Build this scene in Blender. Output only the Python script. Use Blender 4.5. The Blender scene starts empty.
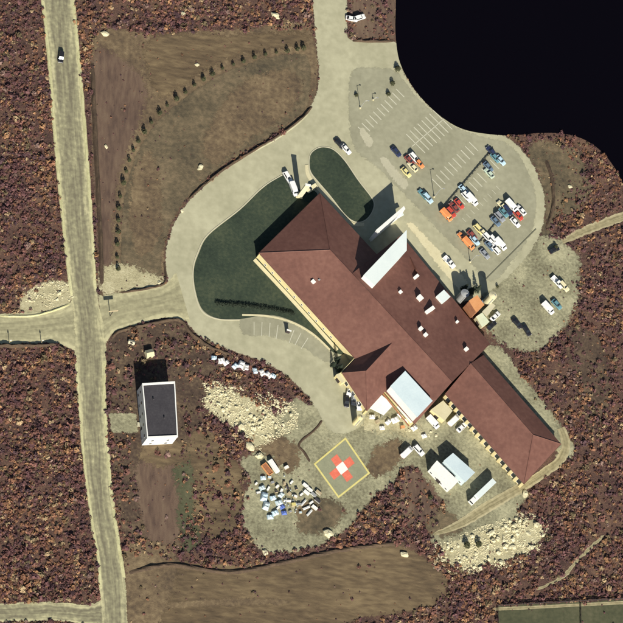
import bpy, bmesh, math, random
import numpy as np
from mathutils import Vector, Matrix, noise
random.seed(7); rng = np.random.default_rng(7)
S = bpy.context.scene
COL = S.collection
R = math.radians
# ------------------------------------------------------------------ camera
PX = 0.45                      # metres per photograph pixel at the middle of the site
D = 1500.0
TH, AZ = R(30), R(35)          # off-nadir angle, heading of the view
fwd = Vector((math.sin(TH)*math.sin(AZ), math.sin(TH)*math.cos(AZ), -math.cos(TH)))
upv = (Vector((0, 1, 0)) - fwd*fwd.y).normalized()
rgt = fwd.cross(upv).normalized()
CAMLOC = -fwd*D
cam_d = bpy.data.cameras.new('camera'); cam = bpy.data.objects.new('camera', cam_d); COL.objects.link(cam)
cam.matrix_world = Matrix(((rgt.x, upv.x, -fwd.x, CAMLOC.x), (rgt.y, upv.y, -fwd.y, CAMLOC.y),
                           (rgt.z, upv.z, -fwd.z, CAMLOC.z), (0, 0, 0, 1)))
cam_d.sensor_width = 36; cam_d.angle = 2*math.atan(623*PX/2/D)
cam_d.clip_start = 10; cam_d.clip_end = 20000
S.camera = cam
def P(px, py, z=0.0):
    d = fwd + rgt*((px-311.5)*PX/D) - upv*((py-311.5)*PX/D)
    t = (z-CAMLOC.z)/d.z
    return CAMLOC + d*t
def P2(px, py, z=0.0):
    v = P(px, py, z); return Vector((v.x, v.y))
# ------------------------------------------------------------------ sky, sun, exposure
sh = P(300-0.42, 300-3.25) - P(300, 300)           # shadow of a one metre post
SUN_EL = math.atan(1.0/sh.length)
sun_dir = Vector((-sh.x, -sh.y, 1.0)).normalized()
W = bpy.data.worlds.new('World'); S.world = W; W.use_nodes = True
nt = W.node_tree; bg = nt.nodes['Background']
sky = nt.nodes.new('ShaderNodeTexSky'); sky.sky_type = 'NISHITA'; sky.sun_disc = False
sky.sun_elevation = SUN_EL; sky.sun_rotation = math.atan2(sun_dir.x, sun_dir.y)
nt.links.new(sky.outputs[0], bg.inputs[0]); bg.inputs[1].default_value = 0.05
sl = bpy.data.lights.new('sun', 'SUN'); sl.energy = 5.0; sl.angle = R(0.5); sl.color = (1.0, 0.94, 0.82)
so = bpy.data.objects.new('sun', sl); COL.objects.link(so)
so.rotation_euler = sun_dir.to_track_quat('Z', 'Y').to_euler(); so.location = (0, 0, 200)
S.view_settings.view_transform = 'Standard'; S.view_settings.look = 'None'
S.view_settings.gamma = 1; S.view_settings.exposure = 0.52; S.view_settings.use_curve_mapping = False
S.render.engine = 'CYCLES'
# ------------------------------------------------------------------ materials
MATS = {}
def mat(name, cols, scale=0.3, scale2=2.0, rough=0.9, bump=0.0, bscale=6.0, stretch=None, metal=0.0, contrast=0.5, spec=0.3, rot=0.0):
    """procedural colour: cols mixed by two octaves of noise in world metres"""
    if name in MATS: return MATS[name]
    m = bpy.data.materials.new(name); m.use_nodes = True; n = m.node_tree; L = n.links
    b = n.nodes['Principled BSDF']; b.inputs['Roughness'].default_value = rough; b.inputs['Metallic'].default_value = metal
    b.inputs['Specular IOR Level'].default_value = spec
    g = n.nodes.new('ShaderNodeNewGeometry'); src = g.outputs['Position']
    if stretch or rot:
        mp = n.nodes.new('ShaderNodeMapping'); mp.inputs['Rotation'].default_value = (0, 0, rot)
        mp.inputs['Scale'].default_value = stretch or (1, 1, 1)
        L.new(src, mp.inputs[0]); src = mp.outputs[0]
    a = n.nodes.new('ShaderNodeTexNoise'); a.inputs['Scale'].default_value = scale; a.inputs['Detail'].default_value = 6; a.inputs['Roughness'].default_value = 0.65
    c = n.nodes.new('ShaderNodeTexNoise'); c.inputs['Scale'].default_value = scale2; c.inputs['Detail'].default_value = 5
    L.new(src, a.inputs['Vector']); L.new(src, c.inputs['Vector'])
    mx = n.nodes.new('ShaderNodeMix'); mx.data_type = 'FLOAT'; mx.inputs['Factor'].default_value = 0.4
    L.new(a.outputs['Fac'], mx.inputs['A']); L.new(c.outputs['Fac'], mx.inputs['B'])
    r = n.nodes.new('ShaderNodeValToRGB'); e = r.color_ramp.elements
    lo, hi = 0.5-0.22*(1.5-contrast), 0.5+0.22*(1.5-contrast)
    k = len(cols)
    e[0].position = lo; e[0].color = (*cols[0], 1); e[1].position = hi; e[1].color = (*cols[-1], 1)
    for i in range(1, k-1):
        q = e.new(lo+(hi-lo)*i/(k-1)); q.color = (*cols[i], 1)
    L.new(mx.outputs['Result'], r.inputs[0]); L.new(r.outputs[0], b.inputs['Base Color'])
    if bump > 0:
        d = n.nodes.new('ShaderNodeTexNoise'); d.inputs['Scale'].default_value = bscale; d.inputs['Detail'].default_value = 4
        L.new(src, d.inputs['Vector'])
        bp = n.nodes.new('ShaderNodeBump'); bp.inputs['Strength'].default_value = bump; bp.inputs['Distance'].default_value = 0.3
        L.new(d.outputs['Fac'], bp.inputs['Height']); L.new(bp.outputs[0], b.inputs['Normal'])
    MATS[name] = m; return m
def plain(name, col, rough=0.5, metal=0.0, spec=0.4):
    f = lambda k: tuple(min(1, c*k) for c in col)
    return mat(name, [f(0.86), col, f(1.08)], 0.8, 7.0, rough, 0, metal=metal, spec=spec)
def roadmat(name, cols, streak=(9.0, 0.05)):
    """gravel with lengthwise wear: uses the ribbon's own UV (u across, v along in metres)"""
    m = bpy.data.materials.new(name); m.use_nodes = True; n = m.node_tree; L = n.links
    b = n.nodes['Principled BSDF']; b.inputs['Roughness'].default_value = 0.95; b.inputs['Specular IOR Level'].default_value = 0.15
    uv = n.nodes.new('ShaderNodeUVMap'); mp = n.nodes.new('ShaderNodeMapping')
    mp.inputs['Scale'].default_value = (streak[0], streak[1], 1); L.new(uv.outputs[0], mp.inputs[0])
    a = n.nodes.new('ShaderNodeTexNoise'); a.inputs['Scale'].default_value = 1.0; a.inputs['Detail'].default_value = 3; a.inputs['Distortion'].default_value = 0.4
    L.new(mp.outputs[0], a.inputs['Vector'])
    g = n.nodes.new('ShaderNodeNewGeometry'); c = n.nodes.new('ShaderNodeTexNoise'); c.inputs['Scale'].default_value = 0.5; c.inputs['Detail'].default_value = 8
    L.new(g.outputs['Position'], c.inputs['Vector'])
    mx = n.nodes.new('ShaderNodeMix'); mx.data_type = 'FLOAT'; mx.inputs['Factor'].default_value = 0.45
    L.new(a.outputs['Fac'], mx.inputs['A']); L.new(c.outputs['Fac'], mx.inputs['B'])
    r = n.nodes.new('ShaderNodeValToRGB'); e = r.color_ramp.elements
    e[0].position = 0.33; e[0].color = (*cols[0], 1); e[1].position = 0.66; e[1].color = (*cols[2], 1)
    q = e.new(0.5); q.color = (*cols[1], 1)
    # packed, greyer middle; loose pale gravel thrown to both sides
    sx = n.nodes.new('ShaderNodeSeparateXYZ'); L.new(uv.outputs[0], sx.inputs[0])
    w1 = n.nodes.new('ShaderNodeMath'); w1.operation = 'SUBTRACT'; L.new(sx.outputs[0], w1.inputs[0]); w1.inputs[1].default_value = 0.5
    w2 = n.nodes.new('ShaderNodeMath'); w2.operation = 'ABSOLUTE'; L.new(w1.outputs[0], w2.inputs[0])
    w3 = n.nodes.new('ShaderNodeMapRange'); w3.inputs['From Min'].default_value = 0.22; w3.inputs['From Max'].default_value = 0.42; w3.inputs['To Min'].default_value = -0.075; w3.inputs['To Max'].default_value = 0.085
    L.new(w2.outputs[0], w3.inputs['Value'])
    w4 = n.nodes.new('ShaderNodeMath'); w4.operation = 'ADD'; L.new(mx.outputs['Result'], w4.inputs[0]); L.new(w3.outputs[0], w4.inputs[1])
    L.new(w4.outputs[0], r.inputs[0]); L.new(r.outputs[0], b.inputs['Base Color'])
    MATS[name] = m; return m
M_ground = mat('tundra_soil', [(.052,.030,.026), (.094,.053,.040), (.15,.090,.058)], 0.10, 1.6, bump=0.6, bscale=1.5, contrast=1.0)
M_field = mat('dry_field', [(.075,.054,.036), (.142,.102,.060), (.225,.168,.096)], 0.05, 0.5, bump=0.4, bscale=2, contrast=0.9)
M_plot = mat('dry_grass_plot', [(.062,.052,.034), (.118,.093,.056), (.19,.143,.085)], 0.06, 0.5, bump=0.4, bscale=2, contrast=0.9)
M_bare = mat('bare_reddish_soil', [(.070,.045,.036), (.125,.082,.058), (.17,.12,.08)], 0.12, 0.6, stretch=(1, .25, 1), bump=0.3, contrast=0.8)
M_tilled = mat('bare_brown_field', [(.070,.050,.031), (.130,.093,.053), (.21,.155,.085)], 0.06, 0.5, stretch=(.35, 1.3, 1), rot=R(-12), bump=0.4, contrast=0.9)
M_houseplot = mat('dark_brown_soil', [(.045,.03,.024), (.085,.058,.04), (.16,.115,.07)], 0.12, 0.8, bump=0.5, contrast=0.9)
M_road = roadmat('graded_gravel_road', [(.17,.155,.105), (.28,.265,.165), (.50,.47,.28)])
M_road2 = roadmat('pale_gravel_road', [(.24,.225,.14), (.345,.325,.20), (.49,.46,.28)])
M_track = roadmat('rutted_dirt_track', [(.20,.175,.10), (.33,.29,.17), (.45,.40,.25)], (7.0, .04))
M_ring = mat('pale_gravel_paving', [(.315,.305,.20), (.38,.365,.245), (.45,.435,.295)], 0.045, 0.3, contrast=0.85)
M_park = mat('worn_grey_asphalt', [(.235,.228,.155), (.290,.282,.195), (.35,.34,.238)], 0.04, 0.4, contrast=0.75)
M_yard = mat('grey_green_gravel', [(.145,.135,.085), (.255,.245,.155), (.39,.37,.235)], 0.07, 0.8, bump=0.4, bscale=2, contrast=0.95)
M_sand = mat('pale_sand', [(.27,.24,.14), (.40,.365,.22), (.52,.48,.31)], 0.12, 0.9, bump=0.5, bscale=2, contrast=0.8)
M_windrow = mat('pale_yellow_gravel', [(.42,.40,.21), (.52,.50,.28), (.60,.58,.34)], 0.1, 1.2, bump=0.4, contrast=0.8)
M_lawn = mat('dark_green_lawn', [(.019,.030,.021), (.034,.049,.031), (.064,.078,.045)], 0.05, 0.7, bump=0.4, bscale=4, contrast=0.8)
M_greenfield = mat('dull_green_field', [(.045,.05,.028), (.075,.078,.042), (.11,.105,.06)], 0.06, 0.6, bump=0.3, contrast=0.8)
M_earth = mat('dark_earth_bank', [(.045,.03,.022), (.08,.055,.036), (.13,.09,.055)], 0.2, 1.2, bump=0.5)
M_kerb = plain('pale_concrete', (.50, .47, .34), 0.9)
M_walk = mat('cream_concrete', [(.50,.45,.28), (.58,.53,.34), (.64,.59,.40)], 0.2, 2.0)
M_island = mat('pale_worn_concrete', [(.36,.345,.25), (.42,.40,.29), (.48,.46,.33)], 0.2, 1.5)
M_line = mat('faded_white_paint', [(.42,.41,.31), (.52,.51,.40), (.62,.60,.48)], 0.3, 3.0)
M_roof = mat('red_brown_metal_roof', [(.118,.055,.043), (.150,.070,.054), (.188,.092,.070)], 0.06, 0.55, rough=0.6, contrast=0.85, spec=0.25)
M_rooftrim = plain('dark_red_trim', (.10, .045, .038), 0.5)
M_cream = mat('cream_wall', [(.56,.47,.24), (.64,.55,.30), (.70,.62,.36)], 0.3, 2.0)
M_white = plain('white_paint', (.78, .78, .74), 0.55)
M_paleblue = mat('pale_blue_metal', [(.60,.67,.66), (.66,.73,.71), (.71,.77,.75)], 0.15, 1.5, rough=0.5)
M_blue2 = mat('light_blue_sheet', [(.46,.56,.60), (.53,.63,.66), (.60,.69,.71)], 0.15, 1.5, rough=0.5)
M_darkroof = mat('dark_grey_felt', [(.030,.028,.033), (.045,.042,.048), (.065,.062,.066)], 0.2, 1.2)
M_glass = plain('dark_glass', (.02, .025, .03), 0.15, spec=0.5)
M_metal = plain('galvanised_metal', (.42, .43, .42), 0.45, 0.4)
M_rubber = plain('black_rubber', (.02, .02, .02), 0.8)
M_yellow = mat('yellow_paint', [(.50,.43,.13), (.62,.55,.20), (.70,.63,.27)], 0.5, 3.0)
M_red = mat('red_paint', [(.55,.13,.085), (.68,.16,.10), (.74,.23,.15)], 0.5, 3.0)
M_orange = mat('orange_sheet', [(.52,.23,.09), (.62,.29,.12), (.68,.34,.15)], 0.3, 2.0)
M_rust = mat('rusty_steel', [(.20,.08,.04), (.32,.14,.07), (.40,.20,.10)], 0.6, 4.0)
M_rock = mat('pale_limestone', [(.40,.35,.21), (.60,.55,.36), (.74,.70,.50)], 0.5, 3.0, bump=0.5, bscale=5)
M_timber = mat('weathered_timber', [(.30,.24,.15), (.40,.33,.21), (.50,.42,.28)], 0.8, 4.0)
M_dark = plain('dark_timber', (.04, .03, .03), 0.8)
M_tarp = mat('blue_white_tarp', [(.35,.52,.66), (.52,.66,.74), (.72,.78,.80)], 0.4, 1.8, rough=0.5)
M_bark = plain('grey_brown_bark', (.10, .075, .05), 0.9)
def leafmat(name):
    m = bpy.data.materials.new(name); m.use_nodes = True; n = m.node_tree
    b = n.nodes['Principled BSDF']; b.inputs['Roughness'].default_value = 0.9; b.inputs['Specular IOR Level'].default_value = 0.1
    a = n.nodes.new('ShaderNodeAttribute'); a.attribute_name = 'leafcol'
    n.links.new(a.outputs['Color'], b.inputs['Base Color']); return m
M_brush = leafmat('autumn_brush_leaves')
M_leaf = mat('olive_leaves', [(.028,.034,.018), (.05,.054,.026), (.10,.09,.04)], 1.5, 6.0)
M_hedge = mat('dark_hedge_leaves', [(.014,.022,.016), (.024,.034,.022), (.04,.05,.03)], 1.5, 6.0)
# water: dark, still
M_water = bpy.data.materials.new('dark_still_water'); M_water.use_nodes = True
_b = M_water.node_tree.nodes['Principled BSDF']; _b.inputs['Base Color'].default_value = (.0022, .0017, .0034, 1); _b.inputs['Roughness'].default_value = 0.12
_b.inputs['IOR'].default_value = 1.33; _b.inputs['Specular IOR Level'].default_value = 0.2
_n = M_water.node_tree.nodes.new('ShaderNodeTexNoise'); _n.inputs['Scale'].default_value = 0.5
_bp = M_water.node_tree.nodes.new('ShaderNodeBump'); _bp.inputs['Strength'].default_value = 0.06
M_water.node_tree.links.new(_n.outputs['Fac'], _bp.inputs['Height']); M_water.node_tree.links.new(_bp.outputs[0], _b.inputs['Normal'])
# ------------------------------------------------------------------ helpers
def link(name, me, m=None, parent=None):
    o = bpy.data.objects.new(name, me); COL.objects.link(o)
    if m is not None and me is not None and not me.materials: me.materials.append(m)
    if parent is not None: o.parent = parent
    return o
def mesh(name, v, f, m=None, parent=None, smooth=False):
    me = bpy.data.meshes.new(name); me.from_pydata([tuple(p) for p in v], [], f); me.update()
    if smooth: me.shade_smooth()
    return link(name, me, m, parent)
def tag(o, label, cat, group=None):
    o['label'] = label; o['category'] = cat
    if group: o['group'] = group
    return o
def struct(o, label=None):
    o['kind'] = 'structure'
    if label: o['label'] = label
    return o
def empty(name, x, y, z=0.0, ang=0.0):
    o = bpy.data.objects.new(name, None); COL.objects.link(o); o.location = (x, y, z); o.rotation_euler = (0, 0, ang)
    o.empty_display_size = 0.5; return o
def copy_tree(o, parent=None):
    c = o.copy(); COL.objects.link(c); c.parent = parent
    for ch in list(o.children): copy_tree(ch, c)
    return c
def catmull(pts, n=6, closed=False):
    pts = [Vector((p[0], p[1])) for p in pts]; out = []; k = len(pts)
    for i in range(k if closed else k-1):
        if closed: a, b, c, d = pts[i-1], pts[i], pts[(i+1) % k], pts[(i+2) % k]
        else: a, b, c, d = pts[max(i-1, 0)], pts[i], pts[i+1], pts[min(i+2, k-1)]
        for j in range(n):
            t = j/n
            out.append(0.5*((2*b)+(c-a)*t+(2*a-5*b+4*c-d)*t*t+(3*b-a-3*c+d)*t**3))
    if not closed: out.append(pts[-1])
    return out
SHEETS = {}
_u = 'first second third fourth fifth sixth seventh eighth ninth tenth eleventh twelfth thirteenth fourteenth fifteenth sixteenth seventeenth eighteenth nineteenth'.split()
ORD = _u+['twentieth']+['twenty-'+w for w in _u[:9]]+['thirtieth']+['thirty-'+w for w in _u[:9]]
SOFT = {}
def soften(m):
    """the same surface, thinning out in a ragged fringe where the sheet's edge value falls"""
    if m.name in SOFT: return SOFT[m.name]
    c = m.copy(); c.name = m.name+'_ragged'; n = c.node_tree; L = n.links
    b = n.nodes['Principled BSDF']; out = n.nodes['Material Output']
    at = n.nodes.new('ShaderNodeAttribute'); at.attribute_name = 'edge'
    g = n.nodes.new('ShaderNodeNewGeometry')
    a = n.nodes.new('ShaderNodeTexNoise'); a.inputs['Scale'].default_value = 0.55; a.inputs['Detail'].default_value = 9; a.inputs['Roughness'].default_value = 0.8
    L.new(g.outputs['Position'], a.inputs['Vector'])
    r = n.nodes.new('ShaderNodeMapRange'); r.inputs['From Min'].default_value = 0.32; r.inputs['From Max'].default_value = 0.68
    L.new(a.outputs['Fac'], r.inputs['Value'])
    s_ = n.nodes.new('ShaderNodeMath'); s_.operation = 'SUBTRACT'; L.new(at.outputs['Fac'], s_.inputs[0]); L.new(r.outputs[0], s_.inputs[1])
    r2 = n.nodes.new('ShaderNodeMapRange'); r2.inputs['From Min'].default_value = -0.03; r2.inputs['From Max'].default_value = 0.03; L.new(s_.outputs[0], r2.inputs['Value'])
    t = n.nodes.new('ShaderNodeBsdfTransparent'); mx = n.nodes.new('ShaderNodeMixShader')
    L.new(r2.outputs[0], mx.inputs[0]); L.new(t.outputs[0], mx.inputs[1]); L.new(b.outputs[0], mx.inputs[2]); L.new(mx.outputs[0], out.inputs['Surface'])
    SOFT[m.name] = c; return c
SOFTW = {'field':8,'bare_soil':13,'grass_plot':4,'house_plot':9,'bare_field':8,'gravel_yard':7,'brush_floor':7,'sand_patch':7,'east_yard':12,'verge':9,'parking_lot':5,'curved_lot':4,'drive_pad':3,'bare_field_strip':4,'pavement':2,'plot':3,'soil_patch':13,'ring_road':3,'green_field':1.0}
def sheet(name, poly, z, m, smooth=True, jit=0.0, label=None, fine=6):
    pts = catmull(poly, fine, True) if smooth else [Vector(p) for p in poly]
    if jit:
        pts = [p + Vector((noise.noise((p.x*.23, p.y*.23, 3.1)), noise.noise((p.x*.23, p.y*.23, 9.7))))*jit for p in pts]
    SHEETS[name+str(len(SHEETS))] = pts
    d = SOFTW.get(name, 0)
    if not d:
        v = [P(p.x, p.y, z) for p in pts]
        o = mesh(name, v, [list(range(len(v)))], m)
    else:
        # a fine grid over the outline; each vertex knows how far inside the edge it lies
        pp = np.array([(p.x, p.y) for p in pts]); st = 2.0
        x0, y0 = pp.min(0)-d; x1, y1 = pp.max(0)+d; nx = int((x1-x0)/st)+2; ny = int((y1-y0)/st)+2
        X, Y = np.meshgrid(x0+np.arange(nx)*st, y0+np.arange(ny)*st); X = X.ravel(); Y = Y.ravel()
        d2 = np.full(X.shape, 1e9); ins = np.zeros(X.shape, bool)
        for a, b in zip(pp, np.roll(pp, -1, 0)):
            e = b-a; L2 = max(e.dot(e), 1e-9); t = np.clip(((X-a[0])*e[0]+(Y-a[1])*e[1])/L2, 0, 1)
            d2 = np.minimum(d2, (X-a[0]-t*e[0])**2+(Y-a[1]-t*e[1])**2)
            if a[1] != b[1]: ins ^= ((a[1] > Y) != (b[1] > Y)) & (X < e[0]*(Y-a[1])/e[1]+a[0])
        sd = np.sqrt(d2)*np.where(ins, 1, -1); eg = np.clip((sd+d/2)/d, 0, 1).reshape(ny, nx)
        mx_ = np.maximum(np.maximum(eg[:-1, :-1], eg[1:, :-1]), np.maximum(eg[:-1, 1:], eg[1:, 1:])); cy, cx = np.where(mx_ > 0)
        i0 = cy*nx+cx; quads = np.stack([i0+nx, i0+nx+1, i0+1, i0], 1); used, inv = np.unique(quads, return_inverse=True); quads = inv.reshape(-1, 4)
        F_, R_, U_, C_ = (np.array(q) for q in (fwd, rgt, upv, CAMLOC))
        dv = F_+np.outer((X[used]-311.5)*PX/D, R_)-np.outer((Y[used]-311.5)*PX/D, U_); co = C_+dv*((z-C_[2])/dv[:, 2:3])
        me = bpy.data.meshes.new(name); n = len(quads)
        me.vertices.add(len(used)); me.vertices.foreach_set('co', co.astype(np.float32).ravel())
        me.loops.add(n*4); me.loops.foreach_set('vertex_index', quads.astype(np.int32).ravel())
        me.polygons.add(n); me.polygons.foreach_set('loop_start', np.arange(0, n*4, 4, dtype=np.int32)); me.polygons.foreach_set('loop_total', np.full(n, 4, np.int32))
        me.update(calc_edges=True)
        at = me.attributes.new('edge', 'FLOAT', 'POINT'); at.data.foreach_set('value', eg.ravel()[used].astype(np.float32))
        o = link(name, me, soften(m))
    if o.data.polygons[0].normal.z < 0: o.data.flip_normals()
    return struct(o, label)
def ribbon(name, left, right, z, m, n=8, jit=0.0, label=None, cross=7, crown=0.0):
    l = catmull(left, n); r = catmull(right, n); v = []; f = []; uvs = []; edg = []; dist = 0; prev = None
    for i, (a, b) in enumerate(zip(l, r)):
        if jit:
            a = a + Vector((noise.noise((a.x*.3, a.y*.3, 1.3)), noise.noise((a.x*.3, a.y*.3, 4.3))))*jit
            b = b + Vector((noise.noise((b.x*.3, b.y*.3, 6.3)), noise.noise((b.x*.3, b.y*.3, 8.3))))*jit
        mid = P((a.x+b.x)/2, (a.y+b.y)/2)
        if prev is not None: dist += (mid-prev).length
        prev = mid
        for j in range(cross+1):
            t = [-.04, .05, .2, .4, .6, .8, .95, 1.04][j]; v.append(P(a.x+(b.x-a.x)*t, a.y+(b.y-a.y)*t, z+crown*(1-(2*t-1)**2))); uvs.append((t, dist)); edg.append(0.0 if j in (0, cross) else 1.0)
    c = cross+1
    for i in range(len(l)-1):
        for j in range(cross): f.append((i*c+j, i*c+j+1, (i+1)*c+j+1, (i+1)*c+j))
    o = mesh(name, v, f, soften(m)); at = o.data.attributes.new('edge', 'FLOAT', 'POINT'); at.data.foreach_set('value', edg)
    if o.data.polygons[0].normal.z < 0: o.data.flip_normals()
    u = o.data.uv_layers.new(name='UVMap')
    for li, lp in enumerate(o.data.loops): u.data[li].uv = uvs[lp.vertex_index]
    SHEETS[name+str(len(SHEETS))] = list(l)+list(reversed(r))
    return struct(o, label)
def band(c, w):
    """left and right edge (photograph pixels) of a strip of width w round the line c"""
    c = [Vector(p) for p in c]; l = []; r = []
    for i, p in enumerate(c):
        d = (c[min(i+1, len(c)-1)]-c[max(i-1, 0)]).normalized(); nn = Vector((-d.y, d.x))
        ww = w[i] if isinstance(w, (list, tuple)) else w
        l.append(p+nn*ww/2); r.append(p-nn*ww/2)
    return l, r
def berm(name, line, w, h, m, label=None, z0=0.0, amp=0.35, fine=8):
    """low bank of earth along a line: rounded section, uneven crest"""
    c = catmull(line, fine); v = []; f = []; prof = [(-.5, 0), (-.32, .55), (-.12, .95), (.1, 1), (.32, .55), (.5, 0)]
    for i, p in enumerate(c):
        d = (c[min(i+1, len(c)-1)]-c[max(i-1, 0)]).normalized(); nn = Vector((-d.y, d.x))
        endf = min(1, i/4, (len(c)-1-i)/4)
        for (s, q) in prof:
            k = 1+amp*noise.noise((p.x*.15+s*2, p.y*.15, 5))*2
            pp = p+nn*(s*w*(1+.3*noise.noise((p.x*.1, p.y*.1, s*3))))
            b = P(pp.x, pp.y, 0); v.append((b.x, b.y, z0+max(0.0, q*h*k*endf)-(0.05 if q == 0 else 0)))
    k = len(prof)
    for i in range(len(c)-1):
        for j in range(k-1): f.append((i*k+j, i*k+j+1, (i+1)*k+j+1, (i+1)*k+j))
    o = mesh(name, v, f, m)
    if o.data.polygons[2].normal.z < 0: o.data.flip_normals()
    return struct(o, label)
def prism(name, top, thick, m, parent=None, down_to=None):
    """solid below a polygon of 3D points: thickness or down to a level"""
    top = [Vector(p) for p in top]
    nrm = Vector((0, 0, 0))
    for i in range(len(top)):
        a, b = top[i], top[(i+1) % len(top)]; nrm += a.cross(b)
    if nrm.z < 0: top = top[::-1]
    bot = [Vector((p.x, p.y, down_to if down_to is not None else p.z-thick)) for p in top]
    k = len(top); f = [list(range(k)), [k+i for i in reversed(range(k))]]
    for i in range(k):
        j = (i+1) % k; f.append((i, k+i, k+j, j))
    return mesh(name, top+bot, f, m, parent)
def wallseg(name, a, b, m, parent, z0=0.0, thick=0.3, drop=0.2):
    """upright wall below the roof edge a-b (3D points)"""
    a, b = Vector(a), Vector(b); d = Vector((b.x-a.x, b.y-a.y, 0)).normalized(); n = Vector((-d.y, d.x, 0))*thick/2
    v = [Vector((a.x, a.y, z0))-n, Vector((b.x, b.y, z0))-n, Vector((b.x, b.y, b.z-drop))-n, Vector((a.x, a.y, a.z-drop))-n]
    v += [p+2*n for p in v]
    return mesh(name, v, [(0,1,2,3), (7,6,5,4), (4,5,1,0), (5,6,2,1), (6,7,3,2), (7,4,0,3)], m, parent)
def bm_box(bm, x0, x1, y0, y1, z0, z1, tx=0.0, ty=0.0):
    """box whose top is drawn in by tx, ty"""
    v = [bm.verts.new(p) for p in ((x0,y0,z0),(x1,y0,z0),(x1,y1,z0),(x0,y1,z0),(x0+tx,y0+ty,z1),(x1-tx,y0+ty,z1),(x1-tx,y1-ty,z1),(x0+tx,y1-ty,z1))]
    for q in ((3,2,1,0),(4,5,6,7),(0,1,5,4),(1,2,6,5),(2,3,7,6),(3,0,4,7)): bm.faces.new([v[i] for i in q])
    return v
def bm_cyl(bm, p, q, r, n=10, r2=None):
    p, q = Vector(p), Vector(q); d = (q-p).normalized(); a = d.orthogonal().normalized(); b = d.cross(a); r2 = r if r2 is None else r2
    A = [bm.verts.new(p+(a*math.cos(2*math.pi*i/n)+b*math.sin(2*math.pi*i/n))*r) for i in range(n)]
    B = [bm.verts.new(q+(a*math.cos(2*math.pi*i/n)+b*math.sin(2*math.pi*i/n))*r2) for i in range(n)]
    for i in range(n): bm.faces.new((A[i], A[(i+1) % n], B[(i+1) % n], B[i]))
    bm.faces.new(A[::-1]); bm.faces.new(B)
def bobj(name, build, m, parent=None, bevel=0.0, smooth=False):
    bm = bmesh.new(); build(bm)
    if bevel: bmesh.ops.bevel(bm, geom=bm.edges[:], offset=bevel, segments=1, affect='EDGES')
    bmesh.ops.recalc_face_normals(bm, faces=bm.faces[:])
    me = bpy.data.meshes.new(name); bm.to_mesh(me); bm.free()
    if smooth: me.shade_smooth()
    return link(name, me, m, parent)
def box(name, x0, x1, y0, y1, z0, z1, m, parent=None, bevel=0.0, tx=0, ty=0):
    return bobj(name, lambda bm: bm_box(bm, x0, x1, y0, y1, z0, z1, tx, ty), m, parent, bevel)
def heading(px, py, dx, dy):
    a = P(px, py); b = P(px+dx, py+dy); return math.atan2(b.y-a.y, b.x-a.x)
# ------------------------------------------------------------------ ground
G = 3000.0
struct(mesh('ground', [(-G,-G,0),(G,-G,0),(G,G,0),(-G,G,0)], [(0,1,2,3)], M_ground), 'brown autumn tundra ground')
top_field = [(92,70),(101,30),(150,34),(230,30),(300,20),(313,36),(318,80),(310,108),(276,134),(225,165),(180,208),(164,250),(165,286),(130,292),(101,297),(97,240),(93,170)]
sheet('field', top_field, .02, M_field, jit=2, label='dry brown cleared field beside the gravel road')
sheet('bare_soil', [(93,62),(120,58),(146,84),(140,120),(124,160),(114,210),(111,270),(102,294),(96,230)], .035, M_bare, jit=3, label='reddish bare strip of soil along the road')
arc = [(303,46),(297,47),(287,49),(276,50),(265,52),(254,55),(243,59),(233,62),(222,66),(212,72),(203,77),(194,83),(185,90),(176,97),(167,103),
       (159,111),(151,120),(144,130),(138,139),(133,148),(129,158),(126,169),(123,181),(120,194),(118.5,206),(118,218),(118,230),(117,242),(117,255),(118,267)]
sheet('grass_plot', [(306,56)]+[(x+4,y+5) for x,y in arc[3::3]]+[(123,278),(140,282),(160,278),(162,250),(180,207),(224,164),(275,133),(305,108),(310,80)], .05, M_plot, jit=1.5, label='dull grass plot inside the curved row of shrubs')
sheet('house_plot', [(108,345),(118,332),(150,324),(182,321),(205,341),(228,356),(220,385),(205,400),(200,440),(192,470),(196,510),(188,545),(150,552),(126,545),(114,480),(110,400)], .02, M_houseplot, jit=3, label='dark bare plot round the flat-roofed house')
sheet('bare_soil', [(140,462),(178,458),(184,500),(178,540),(150,545),(138,500)], .035, M_bare, jit=4, label='brown strip of bare soil below the white house')
sheet('bare_field', [(128,566),(170,560),(230,566),(290,560),(340,548),(395,545),(428,560),(448,582),(436,604),(395,614),(345,626),(320,690),(128,690)], .02, M_tilled, jit=2, label='bare brown field at the southern edge')
sheet('green_field', [(498,606),(560,603),(640,599),(700,596),(700,700),(500,700)], .02, M_greenfield, smooth=False, label='dull green fenced field in the southern corner')
# pale yard south of the building
sheet('gravel_yard', [(318,405),(348,372),(400,400),(450,392),(490,440),(526,490),(520,506),(512,522),(490,532),(466,540),(446,548),(430,538),(446,508),(440,498),(428,492),(418,470),(400,468),(396,482),(372,498),(352,524),(330,540),(305,550),(280,553),(257,546),(244,526),(243,500),(250,480),(240,462),(254,450),(240,428),(262,420),(284,412),(296,398)], .04, M_yard, jit=2.5, label='grey green gravel service yard')
sheet('brush_floor', [(372,505),(402,484),(420,492),(438,503),(425,520),(414,535),(380,535),(360,528)], .05, M_houseplot, jit=3, label='brown brushy hollow between the yards')
sheet('sand_patch', [(208,392),(225,388),(245,396),(262,405),(278,420),(270,436),(258,446),(238,430),(220,418),(207,408)], .06, M_sand, jit=3, label='pale ground under the western rubble heap')
sheet('sand_patch', [(443,545),(470,536),(500,526),(520,520),(540,524),(541,540),(525,554),(495,563),(465,568),(445,560)], .06, M_sand, jit=3, label='pale ground under the eastern rubble heap')
sheet('sand_patch', [(18,305),(28,290),(45,283),(66,282),(74,300),(60,309),(30,314)], .03, M_sand, jit=3, label='sandy spill beside the road junction')
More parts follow.
